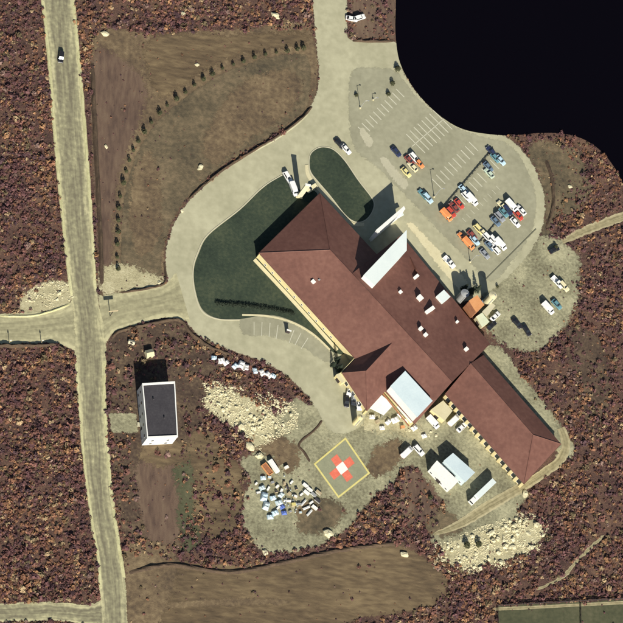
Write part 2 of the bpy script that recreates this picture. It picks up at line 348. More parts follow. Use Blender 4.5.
sheet('east_yard', [(470,300),(495,280),(520,256),(545,236),(566,244),(580,262),(578,298),(566,325),(545,346),(528,352),(505,345),(488,330)], .03, M_yard, jit=3, label='gravel overflow yard east of the parking lot')
sheet('verge', [(528,148),(545,140),(568,150),(566,180),(556,215),(548,240),(538,245),(545,205),(538,175)], .025, M_plot, jit=3, label='olive verge beside the parking lot')
sheet('verge', [(480,345),(500,348),(530,385),(560,425),(575,450),(560,458),(545,430),(510,388),(486,360)], .025, M_yard, jit=2, label='gravel verge along the long wing')
sheet('plot', [(350,-30),(396,-30),(396,39),(352,38)], .02, M_bare, smooth=False, label='brown plot by the northern road')
sheet('ring_road', [(312,-60),(313,0),(316,40),(319,72),(315,98),(300,119),(275,138),(250,153),(220,173),(195,195),(178,217),(168,242),(166,268),(171,292),(183,316),(200,336),(225,348),(255,359),(280,371),(300,388),(316,408),(332,432),(358,428),(372,400),(400,330),(470,300),(487,292),(500,284),(522,262),(539,236),(545,205),(539,178),(526,155),(506,137),(480,132),(450,122),(425,102),(405,75),(398,50),(392,41),(352,40),(347,20),(345,-60)], .07, M_ring, jit=.5, label='pale gravel ring road round the building')
sheet('parking_lot', [(352,72),(372,68),(396,72),(412,92),(432,111),(456,127),(482,137),(506,143),(521,158),(532,182),(536,206),(531,232),(515,257),(492,281),(470,262),(440,232),(416,206),(380,170),(354,147),(349,110)], .09, M_park, label='worn asphalt parking lot')
lot = [o for o in bpy.data.objects if o.name == 'parking_lot'][0]
sheet('curved_lot', [(242,316),(266,317),(289,323),(311,335),(330,352),(326,362),(300,346),(270,336),(244,334)], .09, M_park, jit=.3, label='curved parking strip below the lawn')
clot = [o for o in bpy.data.objects if o.name == 'curved_lot'][0]
sheet('pavement', [(380,160),(385,157),(395,168),(408,183),(404,189),(392,178)], .119, M_island, smooth=True, label='cream pavement at the front of the lot')
sheet('pavement', [(359,131),(364,128),(373,141),(368,147)], .119, M_island, label='small cream traffic island in the lot')
sheet('pavement', [(405,222),(412,222),(456,268),(474,290),(466,298),(440,268)], .085, M_walk, smooth=False, label='pale walk along the north side of the building')
sheet('lawn', [(284,175),(263,188),(240,210),(209,235),(199,253),(194,269),(195,288),(202,309),(217,318),(240,319),(268,315),(290,320),(312,332),(333,352),(345,345),(300,270),(318,198),(300,190)], .11, M_lawn, label='dark green lawn on the west side of the building')
oval = [(309,165),(310,155),(316,149),(324,147),(334,150),(345,161),(358,180),(371,197),(374,205),(371,214),(364,221),(355,222),(345,215),(330,196),(318,182),(311,173)]
sheet('oval_lawn', oval, .12, M_lawn, label='oval green lawn island by the entrance')
sheet('drive_pad', [(108,414),(136,413),(138,432),(112,433)], .05, M_yard, jit=1.5, smooth=False, label='gravel drive to the white house')
sheet('bare_field_strip', [(168,603),(230,599),(284,600),(284,604),(230,606),(172,608)], .04, M_field, jit=2, label='pale strip in the bare field')
for poly, m_, lb in (
    ([(150,38),(200,36),(260,34),(300,32),(306,44),(262,50),(222,62),(190,80),(165,95),(150,80)], M_tilled, 'tan patch at the top of the cleared field'),
    ([(168,72),(185,56),(212,52),(222,60),(205,70),(185,84)], M_tilled, 'pale streak above the curved shrub row'),
    ([(205,135),(240,85),(285,70),(302,85),(290,112),(255,135),(215,165)], M_field, 'brown patch in the grass plot'),
    ([(135,170),(150,150),(160,190),(158,240),(140,255),(130,220)], M_field, 'brown patch in the western end of the grass plot'),
    ([(102,270),(125,265),(160,278),(160,286),(120,292),(103,294)], M_sand, 'sandy patch at the foot of the cleared field'),
    ([(188,440),(205,430),(222,445),(240,470),(240,520),(215,540),(196,520),(194,480)], M_tilled, 'brown patch of soil west of the gravel yard'),
    ([(362,418),(385,416),(405,420),(425,432),(420,440),(392,434),(368,430)], M_sand, 'warm sandy patch below the loading canopy'),
    ([(262,436),(290,440),(300,456),(290,474),(272,458),(256,452)], M_field, 'brown stain on the gravel yard above the orange skip'),
    ([(300,505),(330,500),(345,512),(325,532),(300,530)], M_plot, 'olive stain on the yard below the landing pad'),
    ([(380,445),(400,440),(398,462),(378,478),(366,470)], M_field, 'brown stain beside the eastern corner of the pad'),
    ([(425,505),(450,512),(462,528),(440,536),(424,526)], M_plot, 'olive stain near the eastern rubble'),
    ([(405,470),(425,478),(440,500),(430,520),(410,525),(395,505)], M_bare, 'orange brown patch in the brush hollow'),
    ([(150,440),(185,444),(188,462),(160,466),(140,458)], M_tilled, 'sandy patch below the white house'),
    ([(176,455),(198,452),(203,500),(200,542),(184,550),(177,505)], M_greenfield, 'dull green strip right of the bare soil below the house'),
    ([(128,545),(175,552),(170,600),(150,640),(128,640)], M_field, 'olive patch at the corner of the bare field'),
    ([(565,330),(600,340),(610,400),(590,430),(575,380)], M_houseplot, 'dark hollow in the eastern brush'),
    ([(545,150),(575,150),(590,190),(570,215),(552,210)], M_plot, 'olive patch in the brush by the pond')):
    sheet('soil_patch', poly, .054+.004*(len(SHEETS) % 3), m_, jit=4, label=lb)
# water: pond in the north-east corner
pond_px = [(396,-60),(396,0),(395.5,30),(398,55),(404,72),(415,90),(428,105),(443,118),(460,128),(480,133),(510,135.5),(540,133),(565,134),(585,140),(602,152),(614,167),(623,184),(634,215),(660,245),(720,250),(800,200),(820,60),(780,-80),(600,-140),(450,-120)]
sheet('pond', pond_px, .14, M_water, label='black still pond in the north-east corner', fine=10)
# roads
ribbon('main_road', [(38,-60),(42,0),(48,60),(52,110),(56,160),(62,220),(68,270),(73,310),(75,350),(78,400),(83,460),(90,520),(97,560),(100,600),(104,650),(106,690)],
       [(70,-60),(74,0),(80,60),(85,120),(90,180),(94,240),(98,300),(103,320),(106,350),(105,390),(107,430),(111,490),(119,540),(125,580),(129,650),(132,690)], .10, M_road, jit=1.2, crown=.06, label='graded gravel road running north to south')
ribbon('side_road', [(-60,320),(0,314),(35,312),(60,308),(74,298)], [(-60,346),(0,344),(35,344),(58,344),(76,352)], .08, M_road2, jit=1, label='gravel side road to the west')
ribbon('link_road', [(98,296),(120,293),(145,288),(165,284),(176,272)], [(105,346),(114,333),(140,324),(165,318),(190,322)], .085, M_road2, jit=.8, label='gravel link road to the ring road')
ribbon('bottom_road', [(-60,607),(0,604),(50,602),(85,604),(103,600)], [(-60,624),(0,622),(50,621),(85,624),(103,628)], .08, M_road, jit=2, label='pale gravel road in the southwest corner')
l, r = band([(561,428),(566,444),(560,460),(544,473),(520,488),(498,501),(478,513),(462,523),(446,530),(434,534)], [8,9,9,9,10,11,11,9,6,2])
ribbon('service_track', l, r, .09, M_track, jit=.8, label='rutted track curving round the long wing')
l, r = band([(562,242),(578,234),(600,225),(623,216),(690,190)], [5,8,9,10,10])
ribbon('footpath', l, r, .06, M_track, jit=1.5, label='pale track leading east through the brush')
l, r = band([(604,535),(592,546),(578,560),(566,574),(552,583),(535,590)], [2,3,3,4,3,2])
ribbon('footpath', l, r, .06, M_track, jit=1.5, label='thin path through the brush above the green field')
l, r = band([(495,609),(560,606),(623,602.5),(690,598)], 3)
ribbon('footpath', l, r, .05, M_track, jit=.5, label='pale path along the top of the green field')
l, r = band([(303,165),(306,176),(310,186)], 3)
# windrows and banks
for nm, ln, w, h, lb in [
    ('gravel_windrow', [(43,0),(49,60),(53,110),(57,160),(63,220),(69,275),(72,296)], 3.5, .35, 'pale windrow on the western edge of the road, northern stretch'),
    ('gravel_windrow', [(73,0),(79,60),(84,120),(88.5,180),(92.5,240),(95,290)], 3.5, .35, 'pale windrow on the eastern edge of the road, northern stretch'),
    ('gravel_windrow', [(76,356),(79,400),(84,460),(92,520),(98,556),(101,590)], 3, .3, 'pale windrow on the western edge of the road, southern stretch'),
    ('gravel_windrow', [(104,360),(104,400),(107,440),(111,490),(118,540),(124,578)], 4, .35, 'pale windrow on the eastern edge of the road, southern stretch'),
    ('gravel_windrow', [(0,316),(30,316),(52,311),(70,304)], 2.5, .4, 'pale windrow along the side road'),
    ('gravel_windrow', [(248,154),(276,139),(298,123),(308,113)], 2.5, .3, 'pale gravel rim of the ring road')]:
    berm(nm, ln, w, h, M_ring if 'rim' in lb else M_windrow, lb, .09)
for ln, w, h, lb in [
    ([(92,62),(94,110),(97,170),(100,230),(102,285)], 5, 1.0, 'dark bank along the eastern ditch of the road'),
    ([(188,200),(205,184),(230,165),(258,148),(284,132),(302,118),(312,106)], 3, 1.0, 'dark bank between the grass plot and the ring road'),
    ([(164,262),(165,282),(150,288),(120,293)], 2.5, .7, 'dark bank above the link road'),
    ([(112,338),(120,331),(150,324),(178,320),(190,332),(210,347),(235,356)], 3.5, .9, 'dark bank round the house plot'),
    ([(-20,347),(0,346),(30,346),(56,346),(66,352)], 4, 1.5, 'dark bank on the south side of the side road'),
    ([(128,573),(170,565),(230,572),(285,562),(330,552),(370,546),(405,543)], 5, .8, 'dark earth bank above the bare field'),
    ([(352,40.5),(370,41.5),(394,41)], 3, .8, 'dark bank along the northern plot'),
    ([(310,462),(304,452),(299,446),(302,440),(311,433),(318,426),(322,420)], 3, .28, 'dark heap of soil in the yard'),
    ([(546,230),(553,205),(552,180),(546,160)], 4, .8, 'dark bank east of the parking lot')]:
    berm('earth_bank', ln, w, h, M_earth, lb)
# kerbs
def kerb(line, w, h, z0, m, label, closed=False):
    c = catmull(line, 6, closed)
    if closed: c.append(c[0])
    v = []; f = []
    for i, p in enumerate(c):
        a = c[i-1] if i else (c[-2] if closed else c[0]); b = c[i+1] if i < len(c)-1 else (c[1] if closed else c[-1])
        d = (b-a).normalized(); nn = Vector((-d.y, d.x))
        for s, zz in ((-.5, 0), (-.5, h), (.5, h), (.5, 0)):
            q = P(p.x+nn.x*s*w, p.y+nn.y*s*w); v.append((q.x, q.y, z0+zz))
    for i in range(len(c)-1):
        for j in range(3): f.append((i*4+j, i*4+j+1, i*4+5+j, i*4+4+j))
    o = mesh('kerb', v, f, m); 
    bm = bmesh.new(); bm.from_mesh(o.data); bmesh.ops.recalc_face_normals(bm, faces=bm.faces[:]); bm.to_mesh(o.data); bm.free()
    return struct(o, label)
kerb(oval, .8, .15, .08, M_kerb, 'concrete kerb round the oval lawn', True)
kerb([(306.5,165),(308,175),(316,186),(328,199),(343,217),(352,224),(364,224.5)], 3.4, .13, .08, M_walk, 'cream walk along the oval lawn')
kerb([(284,174),(263,187),(240,209),(208,234.5),(197.5,253),(193,269),(194,289),(201,310),(217,319),(240,320)], .9, .15, .06, M_kerb, 'concrete kerb round the big lawn')
kerb([(242,315),(266,316),(290,321.5),(312,333.5),(330,350)], 1.6, .15, .08, M_walk, 'cream kerb of the curved lot')
kerb([(486,279),(500,265),(518,247),(536,229)], 1.0, .14, .08, plain('dark_concrete', (.13,.13,.09), .9), 'dark kerb on the southern edge of the lot')
kerb([(254.2,259.6),(296,304.5),(337.2,350.4)], 3.4, .12, .1, M_walk, 'cream paved strip along the south-west wall')
# painted stall lines (children of the lots)
def stall(p, q, w, par, z):
    a, b = P(*p), P(*q); d = (b-a).normalized(); n = Vector((-d.y, d.x, 0))*w/2
    o = mesh('stall_line', [Vector((t.x, t.y, z)) for t in (a-n, b-n, b+n, a+n)], [(0,1,2,3)], M_line, par)
    if o.data.polygons[0].normal.z < 0: o.data.flip_normals()
def row(p0, p1, n, dx, dy, w=.42):
    for i in range(n):
        t = i/(n-1); x = p0[0]+(p1[0]-p0[0])*t; y = p0[1]+(p1[1]-p0[1])*t
        stall((x, y), (x+dx, y+dy), w, lot, .11)
row((358,127), (396,89), 11, 8, 8)
row((415,143), (446,116), 9, -9, -9); row((416,144), (447,117), 9, 9, 9); stall((412,146.5), (449,114.5), .35, lot, .115)
row((441,188), (478,151), 10, -9, -9)
row((452,200), (490,160), 10, 9, 9)
row((466,222), (500,190), 9, -4, -4, .2)
for (x, y, dx, dy) in [(254,322,0,13),(262,322,-.5,14),(270,323,-1,14),(278,325,-2,14),(294,330,-5,13),(301,333,-6,12),(308,338,-7,11)]:
    stall((x, y), (x+dx, y+dy), .3, clot, .11)
# ------------------------------------------------------------------ helipad
hc = [(345.4,438.5),(369,473),(338.5,497),(314.8,464)]
hp = struct(sheet('helipad', hc, .08, mat('grey_pad', [(.20,.205,.135),(.255,.26,.17),(.31,.31,.2)], .2, 1.2), smooth=False), 'square grey landing pad with yellow border and red cross')
def hpt(u, v, z):            # u along first edge, v along second, -1..1
    c = [Vector(p) for p in hc]
    q = (c[0]*(1-u)*(1+v)+c[1]*(1+u)*(1+v)+c[2]*(1+u)*(1-v)+c[3]*(1-u)*(1-v))/4
    return P(q.x, q.y, z)
def hq(name, u0, u1, v0, v1, z, m):
    o = mesh(name, [hpt(u0,v0,z), hpt(u1,v0,z), hpt(u1,v1,z), hpt(u0,v1,z)], [(0,1,2,3)], m, hp)
    if o.data.polygons[0].normal.z < 0: o.data.flip_normals()
B = .085
for a in ((-1-B/2,1+B/2,-1-B/2,-1+B/2), (-1-B/2,1+B/2,1-B/2,1+B/2), (-1-B/2,-1+B/2,-1+B/2,1-B/2), (1-B/2,1+B/2,-1+B/2,1-B/2)): hq('border_line', *a, .10, M_yellow)
for a in ((-.68,-.2,-.2,.2), (.2,.68,-.2,.2), (-.2,.2,.2,.68), (-.2,.2,-.68,-.2)): hq('cross_arm', *a, .10, M_red)
hq('cross_centre', -.23,.23,-.23,.23, .108, M_white)
# ------------------------------------------------------------------ hospital
ZE, ZR, ZW = 5.0, 13.6, 10.6
hosp = empty('hospital', *P2(380,320)); hosp['label'] = 'large hospital with red brown pitched roofs, pale blue dormers and cream walls'; hosp['category'] = 'building'
def part(fn, *a, **k):
    o = fn(*a, **k); return o
def adopt(o): o.parent = hosp; o.matrix_parent_inverse = Matrix.Translation(-hosp.location); return o
A = P(259,253,ZE); Bc = P(320,193,ZE); R1 = P(330,250,ZR); R2 = P(452,382,ZR)
eS = P(415,424,ZE)                                    # main south corner
rd = (R2-R1).normalized()
ridge = lambda t: R1+(R2-R1)*t
Cq = Bc+rd*((P(385,266,ZE)-Bc).dot(rd))
Qr = R1+rd*((Cq-R1).dot(rd)); Qr.z = ZR
N0 = P(401,235,ZE); N1 = P(490,344,ZE)
Nr = R1+rd*((N0-R1).dot(rd)); Nr.z = ZR
adopt(prism('roof_slope', [A, Bc, R1], .3, M_roof))['label'] = 'shaded north-west hip of the main roof'
adopt(prism('roof_slope', [Bc, Cq, Qr, R1], .3, M_roof))['label'] = 'north-east slope of the main roof'
adopt(prism('roof_slope', [A, R1, R2, eS], .3, M_roof))['label'] = 'sunlit south-west slope of the main roof'
adopt(prism('roof_slope', [Nr, N0, N1, R2], .3, M_roof))['label'] = 'wide shallow slope carrying the roof vents'
# long south-east wing
w0, w1, w2, w3 = P(451,399,ZE), P(524,484,ZE), P(561,444,ZE), P(484,356,ZE)
r1 = P(533,435,ZW); TN = (Nr, N0, R2); TS = (A, R1, eS)
def slopez(p, a, b, c):
    n = (b-a).cross(c-a); return a.z-((p.x-a.x)*n.x+(p.y-a.y)*n.y)/n.z
wd = (w3-w2).normalized(); vg = Vector((R2.x-N1.x, R2.y-N1.y)); 
for _ in range(8):
    r1 = P(533,435,ZW); q_ = Vector((N1.x-r1.x, N1.y-r1.y)); den = wd.x*vg.y-wd.y*vg.x
    r0 = r1+wd*((q_.x*vg.y-q_.y*vg.x)/den); ZW = .5*ZW+.5*(slopez(r0, *TN)+.1)
print('WING RIDGE', ZW); r1.z = r0.z = ZW
w0 = w1+wd*((w0-w1).dot(wd)+3.5); w3 = w2+wd*((w3-w2).dot(wd)+.5)
adopt(prism('roof_slope', [w0, w1, r1, r0], .3, M_roof))['label'] = 'sunlit slope of the long wing'
adopt(prism('roof_slope', [w1, w2, r1], .3, M_roof))['label'] = 'hip end of the long wing'
adopt(prism('roof_slope', [w2, w3, r0, r1], .3, M_roof))['label'] = 'shaded slope of the long wing'
# short wing to the south-west
c0, c1 = P(342,373,ZE), P(367,411,ZE); rc = P(366,371,ZW+.6); rb = P(392,343,ZW+.6)
rbd = (rb-rc).normalized(); rb = rc.copy()
while slopez(rb, *TS) < rb.z and (rb-rc).length < 60: rb = rb+rbd*.25
rb = rb+rbd*.5
ca = c0+(rb-rc)*1.0; ca.z = ZE; cb = c1+(rb-rc)*.9; cb.z = ZE
adopt(prism('roof_slope', [c0, rc, rb, ca], .3, M_roof))['label'] = 'shaded slope of the short wing'
adopt(prism('roof_slope', [c0, c1, rc], .3, M_roof))['label'] = 'hip end of the short wing'
adopt(prism('roof_slope', [c1, cb, rb, rc], .3, M_roof))['label'] = 'sunlit slope of the short wing'
def capline(name, p, q, m=M_rooftrim, r=.16, par=None):
    p = Vector(p)+Vector((0,0,.06)); q = Vector(q)+Vector((0,0,.06))
    return adopt(bobj(name, lambda bm: bm_cyl(bm, p, q, r, 6), m))
for p, q in ((R1,R2),(A,R1),(Bc,R1),(r0,r1),(r1,w1),(r1,w2),(rc,rb),(rc,c0),(rc,c1)): capline('ridge_cap', p, q, M_roof)
def inset(p, q, d=.5):
    """move an edge inwards (to its left-hand side as seen with the building centre)"""
    c = Vector((hosp.location.x, hosp.location.y, 0)); e = Vector((q.x-p.x, q.y-p.y, 0)).normalized(); n = Vector((-e.y, e.x, 0))
    if n.dot(c-(p+q)/2*1.0) < 0: n = -n
    return p+n*d, q+n*d
walls = [(A,eS,M_cream,'sunlit cream south-west wall'),(A,Bc,M_cream,None),(Bc,Cq,M_cream,None),(N0,N1,M_cream,None),(w0,w1,M_cream,'cream window wall of the long wing'),
         (w1,w2,M_cream,None),(w2,w3,M_cream,None),(c0,c1,M_cream,None),(c0,ca,M_cream,None),(c1,cb,M_cream,None),(N1,R2,M_rooftrim,None),(R2,eS,M_rooftrim,None),(N0,Nr,M_white,None),(Cq,Qr,M_rooftrim,None)]
WIN = {}
for i, (p, q, m, lb) in enumerate(walls):
    a, b = inset(p, q, .45 if i not in (10, 11, 12, 13) else .2)
    o = adopt(wallseg('wall', a, b, m, None, 0, .3, .32))
    if lb: o['label'] = lb
    WIN[i] = (a, b)
def windows(i, n, t0, t1, z0, z1, w, out=1):
    a, b = WIN[i]; d = Vector((b.x-a.x, b.y-a.y, 0)); Ln = d.length; d.normalize(); n_ = Vector((-d.y, d.x, 0))
    c = Vector((hosp.location.x, hosp.location.y, 0))
    if n_.dot(c-(a+b)/2) > 0: n_ = -n_
    for k in range(n):
        t = t0+(t1-t0)*(k+.5)/n; c0_ = Vector((a.x, a.y, 0))+d*(t*Ln)+n_*.15
        ang = math.atan2(d.y, d.x); sgn = 1 if n_.dot(Vector((-math.sin(ang), math.cos(ang), 0))) > 0 else -1
        wn = bobj('window', lambda bm: [bm_box(bm, -w/2-.12, w/2+.12, min(0, sgn*.10), max(0, sgn*.10), z0-.12, z0), bm_box(bm, -w/2-.12, w/2+.12, min(0, sgn*.08), max(0, sgn*.08), z1, z1+.12),
                  bm_box(bm, -w/2-.12, -w/2, min(0, sgn*.08), max(0, sgn*.08), z0, z1), bm_box(bm, w/2, w/2+.12, min(0, sgn*.08), max(0, sgn*.08), z0, z1)], M_white)
        pn = box('pane', -w/2, w/2, min(sgn*.005, sgn*.04), max(sgn*.005, sgn*.04), z0, z1, M_glass, wn)
        wn.location = c0_; wn.rotation_euler = (0, 0, ang); wn.parent = hosp; wn.matrix_parent_inverse = Matrix.Translation(-hosp.location)
windows(4, 14, .02, .99, .9, 4.1, 1.9)
windows(7, 3, .1, .9, 1.0, 3.6, 1.8)
windows(5, 4, .1, .9, 1.0, 3.6, 1.6); windows(1, 8, .08, .92, 1.0, 3.4, 1.6); windows(3, 16, .05, .95, 1.0, 3.4, 1.6); windows(6, 12, .05, .95, 1.0, 3.4, 1.6); windows(2, 6, .1, .9, 1.0, 3.4, 1.6)
windows(0, 10, .03, .5, 1.0, 1.9, .9)
# piers between the windows of the long wing
a, b = WIN[4]; d = (Vector((b.x-a.x, b.y-a.y, 0))); nrm = Vector((-d.y, d.x, 0)).normalized()
if nrm.dot(hosp.location-(a+b)/2) > 0: nrm = -nrm
for k in range(15):
    c = Vector((a.x, a.y, 0))+d*(.02+.97*k/14)+nrm*.4
    ang = math.atan2(d.y, d.x)
    o = box('pier', -.6, .6, -.3, .3, 0, 4.55, M_cream); o.location = c; o.rotation_euler = (0, 0, ang); adopt(o)
# gutters
for p, q in ((A,eS),(w0,w1),(A,Bc),(w1,w2),(N0,N1),(w3,w2)): 
    p2, q2 = inset(p, q, -.08); adopt(bobj('gutter', lambda bm: bm_cyl(bm, Vector(p2)-Vector((0,0,.14)), Vector(q2)-Vector((0,0,.14)), .1, 6), M_rooftrim))
# tall pale blue roof block on the ridge
ZT = 17.0
tw = [P(364,275,ZT), P(406,231,ZT), P(406,251,ZT), P(375,285,ZT)]
adopt(prism('tower_wall', tw, 0, M_white, None, 2.0))['label'] = 'white walls of the tall roof block'
cen = sum(tw, Vector())/4
o = adopt(prism('tower_roof', [cen+(p-cen)*1.03+Vector((0,0,.3)) for p in tw], .25, M_paleblue)); o['label'] = 'pale blue flat roof of the tall block'
# pale blue dormer on the south-west slope
ZD = 10.4
dm = [P(405,371,ZD+1.0), P(432.5,401,ZD+1.0), P(417,417.5,ZD), P(390,386.5,ZD)]
adopt(prism('dormer_wall', [p-(p-sum(dm, Vector())/4)*.02-Vector((0,0,.02)) for p in dm], 0, M_white, None, 2.5))['label'] = 'white walls of the dormer'
adopt(prism('dormer_roof', [p+Vector((0,0,.25)) for p in dm], .22, M_blue2))['label'] = 'light blue sloping roof of the dormer'
f0, f1 = P(383.5,392,4.7), P(410,425,4.7)
adopt(wallseg('red_sill', f0+Vector((-.4,-.4,0)), f1+Vector((-.4,-.4,0)), M_rust, None, 4.2, .5, 0))
# roof vents and plant on the wide slope
def on_slope(px, py, tri):
    z = 8.0
    for _ in range(20):
        p = P(px, py, z); z = .5*z+.5*slopez(p, *tri)
    return P(px, py, z)
ridge_ang = math.atan2(rd.y, rd.x)
def vent(px, py, lx, ly, h, tri, m, ang=0, name='roof_vent'):
    p = on_slope(px, py, tri)
    o = bobj(name, lambda bm: [bm_box(bm, -lx/2, lx/2, -ly/2, ly/2, -.8, h), bm_box(bm, -lx/2-.12, lx/2+.12, -ly/2-.12, ly/2+.12, h+.004, h+.16, .06, .06)], m)
    o.location = p; o.rotation_euler = (0, 0, ridge_ang+ang); adopt(o)
for a in ((415.5,277.5,2.6,1.2,1.2,TN,M_white,1.57),(400,292.5,1.3,1.3,.9,TN,M_white),(419,299,2.4,1.9,2.0,TN,M_white),(429,311,5.0,1.5,1.4,TN,M_white,1.5),
          (420,329.5,1.5,1.5,1.5,TN,M_white),(425,335.5,1.5,1.5,1.2,TN,M_white),(466,349.5,1.5,1.5,.9,TN,M_white),(457,322,1.0,1.0,.6,TN,M_white),(313,282,1.7,1.3,.8,TS,M_white),(319,280,.6,.6,.4,TS,M_metal)): vent(*a)
vent(442,298,4.2,5.2,1.7,TN,M_paleblue,0,'plant_box')
o = prism('roof_lantern', [on_slope(410,258,TN)+Vector((0,0,.5)), on_slope(415,271,TN)+Vector((0,0,2.2)), on_slope(419,276,TN)+Vector((0,0,.4))], 1.5, M_roof); adopt(o)
# entrance canopy on tall posts, north side
ec = empty('entrance_canopy', *P2(384,232)); tag(ec, 'tall narrow white entrance screen with a slim roof beside the oval lawn', 'canopy')
ZC = 10.8
def adp(o, par): o.parent = par; o.matrix_parent_inverse = Matrix.Translation(-Vector(par.location)); return o
cq = [P(376,230,ZC), P(404,206,ZC), P(405.5,209,ZC), P(378,233,ZC)]
adp(prism('canopy_roof', cq, .3, M_white), ec)
c_ = sum(cq, Vector())/4
adp(prism('screen_wall', [c_+(p-c_)*.96-Vector((0,0,.3)) for p in cq], 0, M_white, None, 0), ec)
for u in (.06, .36, .66, .95):
    for k in (0, 1):
        p = (cq[0].lerp(cq[1], u) if k == 0 else cq[3].lerp(cq[2], u)); c = sum(cq, Vector())/4; p = p+(c-p)*.02
        adp(bobj('post', lambda bm: bm_cyl(bm, (p.x, p.y, 0), (p.x, p.y, ZC-.3), .16, 8), M_white), ec)
adp(prism('lower_roof', [P(391,217,4), P(402,211,4), P(404,215,4), P(393,221,4)], .2, M_paleblue), ec)
# loading bay canopy, south side
lb = empty('loading_canopy', *P2(380,412)); tag(lb, 'flat white loading canopy between the short wing and the blue dormer', 'canopy')
lq = [P(380.5,394,4.2), P(393.5,405,4.2), P(384,415,4.2), P(370,408,4.2)]
adp(prism('canopy_roof', lq, .35, M_white), lb)
for p in lq:
    c = sum(lq, Vector())/4; p = p+(c-p)*.08
    adp(bobj('post', lambda bm: bm_cyl(bm, (p.x, p.y, 0), (p.x, p.y, 3.9), .14, 8), M_metal), lb)
# low cream annexes
def annex(name, label, quad, z, mw, mr, over=1.04, cat='annex', door=True):
    pts = [P(x, y, z) for x, y in quad]; c = sum(pts, Vector())/len(pts)
    e = empty(name, c.x, c.y); tag(e, label, cat)
    adp(prism('wall', pts, 0, mw, None, 0), e)
    adp(prism('roof', [c+(p-c)*over+Vector((0,0,.28)) for p in pts], .24, mr), e)
    if door:
        k = min(range(len(pts)), key=lambda i: (pts[i].y+pts[(i+1) % len(pts)].y)+(pts[i].x+pts[(i+1) % len(pts)].x))
        a, b = pts[k], pts[(k+1) % len(pts)]; mid = (a+b)/2; d = Vector((b.x-a.x, b.y-a.y, 0)); wd = min(2.2, d.length*.5); d.normalize()
        n = Vector((-d.y, d.x, 0)); n = n if n.dot(mid-c) > 0 else -n
        q0, q1 = mid-d*wd/2+n*.02, mid+d*wd/2+n*.02; q0.z = q1.z = min(2.4, z-.3)
        adp(wallseg('door', q0, q1, M_dark, None, 0, .12, 0), e)
    return e
annex('service_annex', 'low cream annex beside the light blue dormer', [(431,410),(443,401),(452,411),(444.5,420.5)], 3.6, M_cream, M_walk)
annex('entrance_porch', 'small cream porch at the tip of the short wing', [(336,375),(347,370),(352,377),(342,383)], 3.2, M_cream, M_walk)
# service blocks, north-east side
annex('boiler_house', 'tall orange-roofed boiler house on the north-east side', [(469,301),(477,295.5),(484,305),(476,312)], 10.5, M_rust, M_orange)
annex('plant_room', 'pale green flat-roofed plant room beside the orange boiler house', [(476,317),(482,313),(489,322),(482,327)], 3.4, M_walk, mat('pale_green_sheet', [(.50,.56,.40),(.58,.63,.46),(.64,.68,.52)], .3, 2))
annex('plant_room', 'narrow pale passage roof running out from the orange boiler house', [(482,312),(491,303),(495,306),(487,316)], 3.0, M_walk, M_kerb)
def tank(name, label, px, py, r, h, m, cat='tank'):
    p = P2(px, py); e = empty(name, p.x, p.y); tag(e, label, cat)
    bobj('shell', lambda bm: bm_cyl(bm, (0,0,0), (0,0,h), r, 24), m, e, smooth=False)
    bobj('lid', lambda bm: bm_cyl(bm, (0,0,h), (0,0,h+.5), r*1.02, 24, r*.2), m, e)
    box('ladder', -.25, .25, -r-.16, -r-.06, 0, h, M_metal, e)
    bobj('hatch', lambda bm: bm_cyl(bm, (r*.5,0,h+.1), (r*.5,0,h+.55), .3, 10), M_metal, e)
tank('water_tank', 'grey cylindrical tank against the north-east wall', 459, 300, 2.0, 8.0, M_metal)
tank('water_tank', 'tall pale tank behind the orange boiler house', 486, 303, 1.9, 9.0, M_walk)
tank('fuel_tank', 'cream upright tank between the short wing and the landing pad', 355, 423, 1.4, 7.0, M_cream)
# tall slab sign by the northern corner
st = P2(299,197); e = empty('sign_tower', st.x, st.y, 0, heading(299,197,10,2)); tag(e, 'tall pale slab tower standing at the northern corner of the hospital', 'tower')
box('shaft', -1.15, 1.15, -.35, .35, .0, 13.0, M_kerb, e); box('cap', -1.3, 1.3, -.5, .5, 13.002, 13.3, M_white, e); box('plinth', -1.6, 1.6, -.8, .8, -.02, .45, M_walk, e)
# ------------------------------------------------------------------ white house
hs = [(142,384),(174.5,382),(177.5,437),(147,438.5)]; HZ = 8.4
hpnts = [P(x, y, HZ) for x, y in hs]; hcn = sum(hpnts, Vector())/4
hE = empty('house', hcn.x, hcn.y); tag(hE, 'white two-storey house with a dark flat roof and white parapet beside the gravel road', 'house')
adp(prism('wall', hpnts, 0, M_white, None, 0), hE)
o = adp(prism('roof', [hcn+(p-hcn)*.94+Vector((0,0,.06)) for p in hpnts], .1, M_darkroof), hE)
for i in range(4):
    a, b = hpnts[i], hpnts[(i+1) % 4]; a2, b2 = hcn+(a-hcn)*.945, hcn+(b-hcn)*.945
    a3, b3 = hcn+(a-hcn)*1.012, hcn+(b-hcn)*1.012
    adp(prism('parapet', [p+Vector((0,0,.55+.004*i)) for p in (a3, b3, b2, a2)], .8, M_white), hE)
for (u, v) in ((.3,.3),(.6,.65)):
    p = hpnts[0].lerp(hpnts[1], u).lerp(hpnts[3].lerp(hpnts[2], u), v)
    adp(bobj('roof_vent', lambda bm: [bm_cyl(bm, p, p+Vector((0,0,.9)), .25, 10), bm_cyl(bm, p+Vector((0,0,.9)), p+Vector((0,0,1.15)), .4, 10, .1)], M_darkroof), hE)
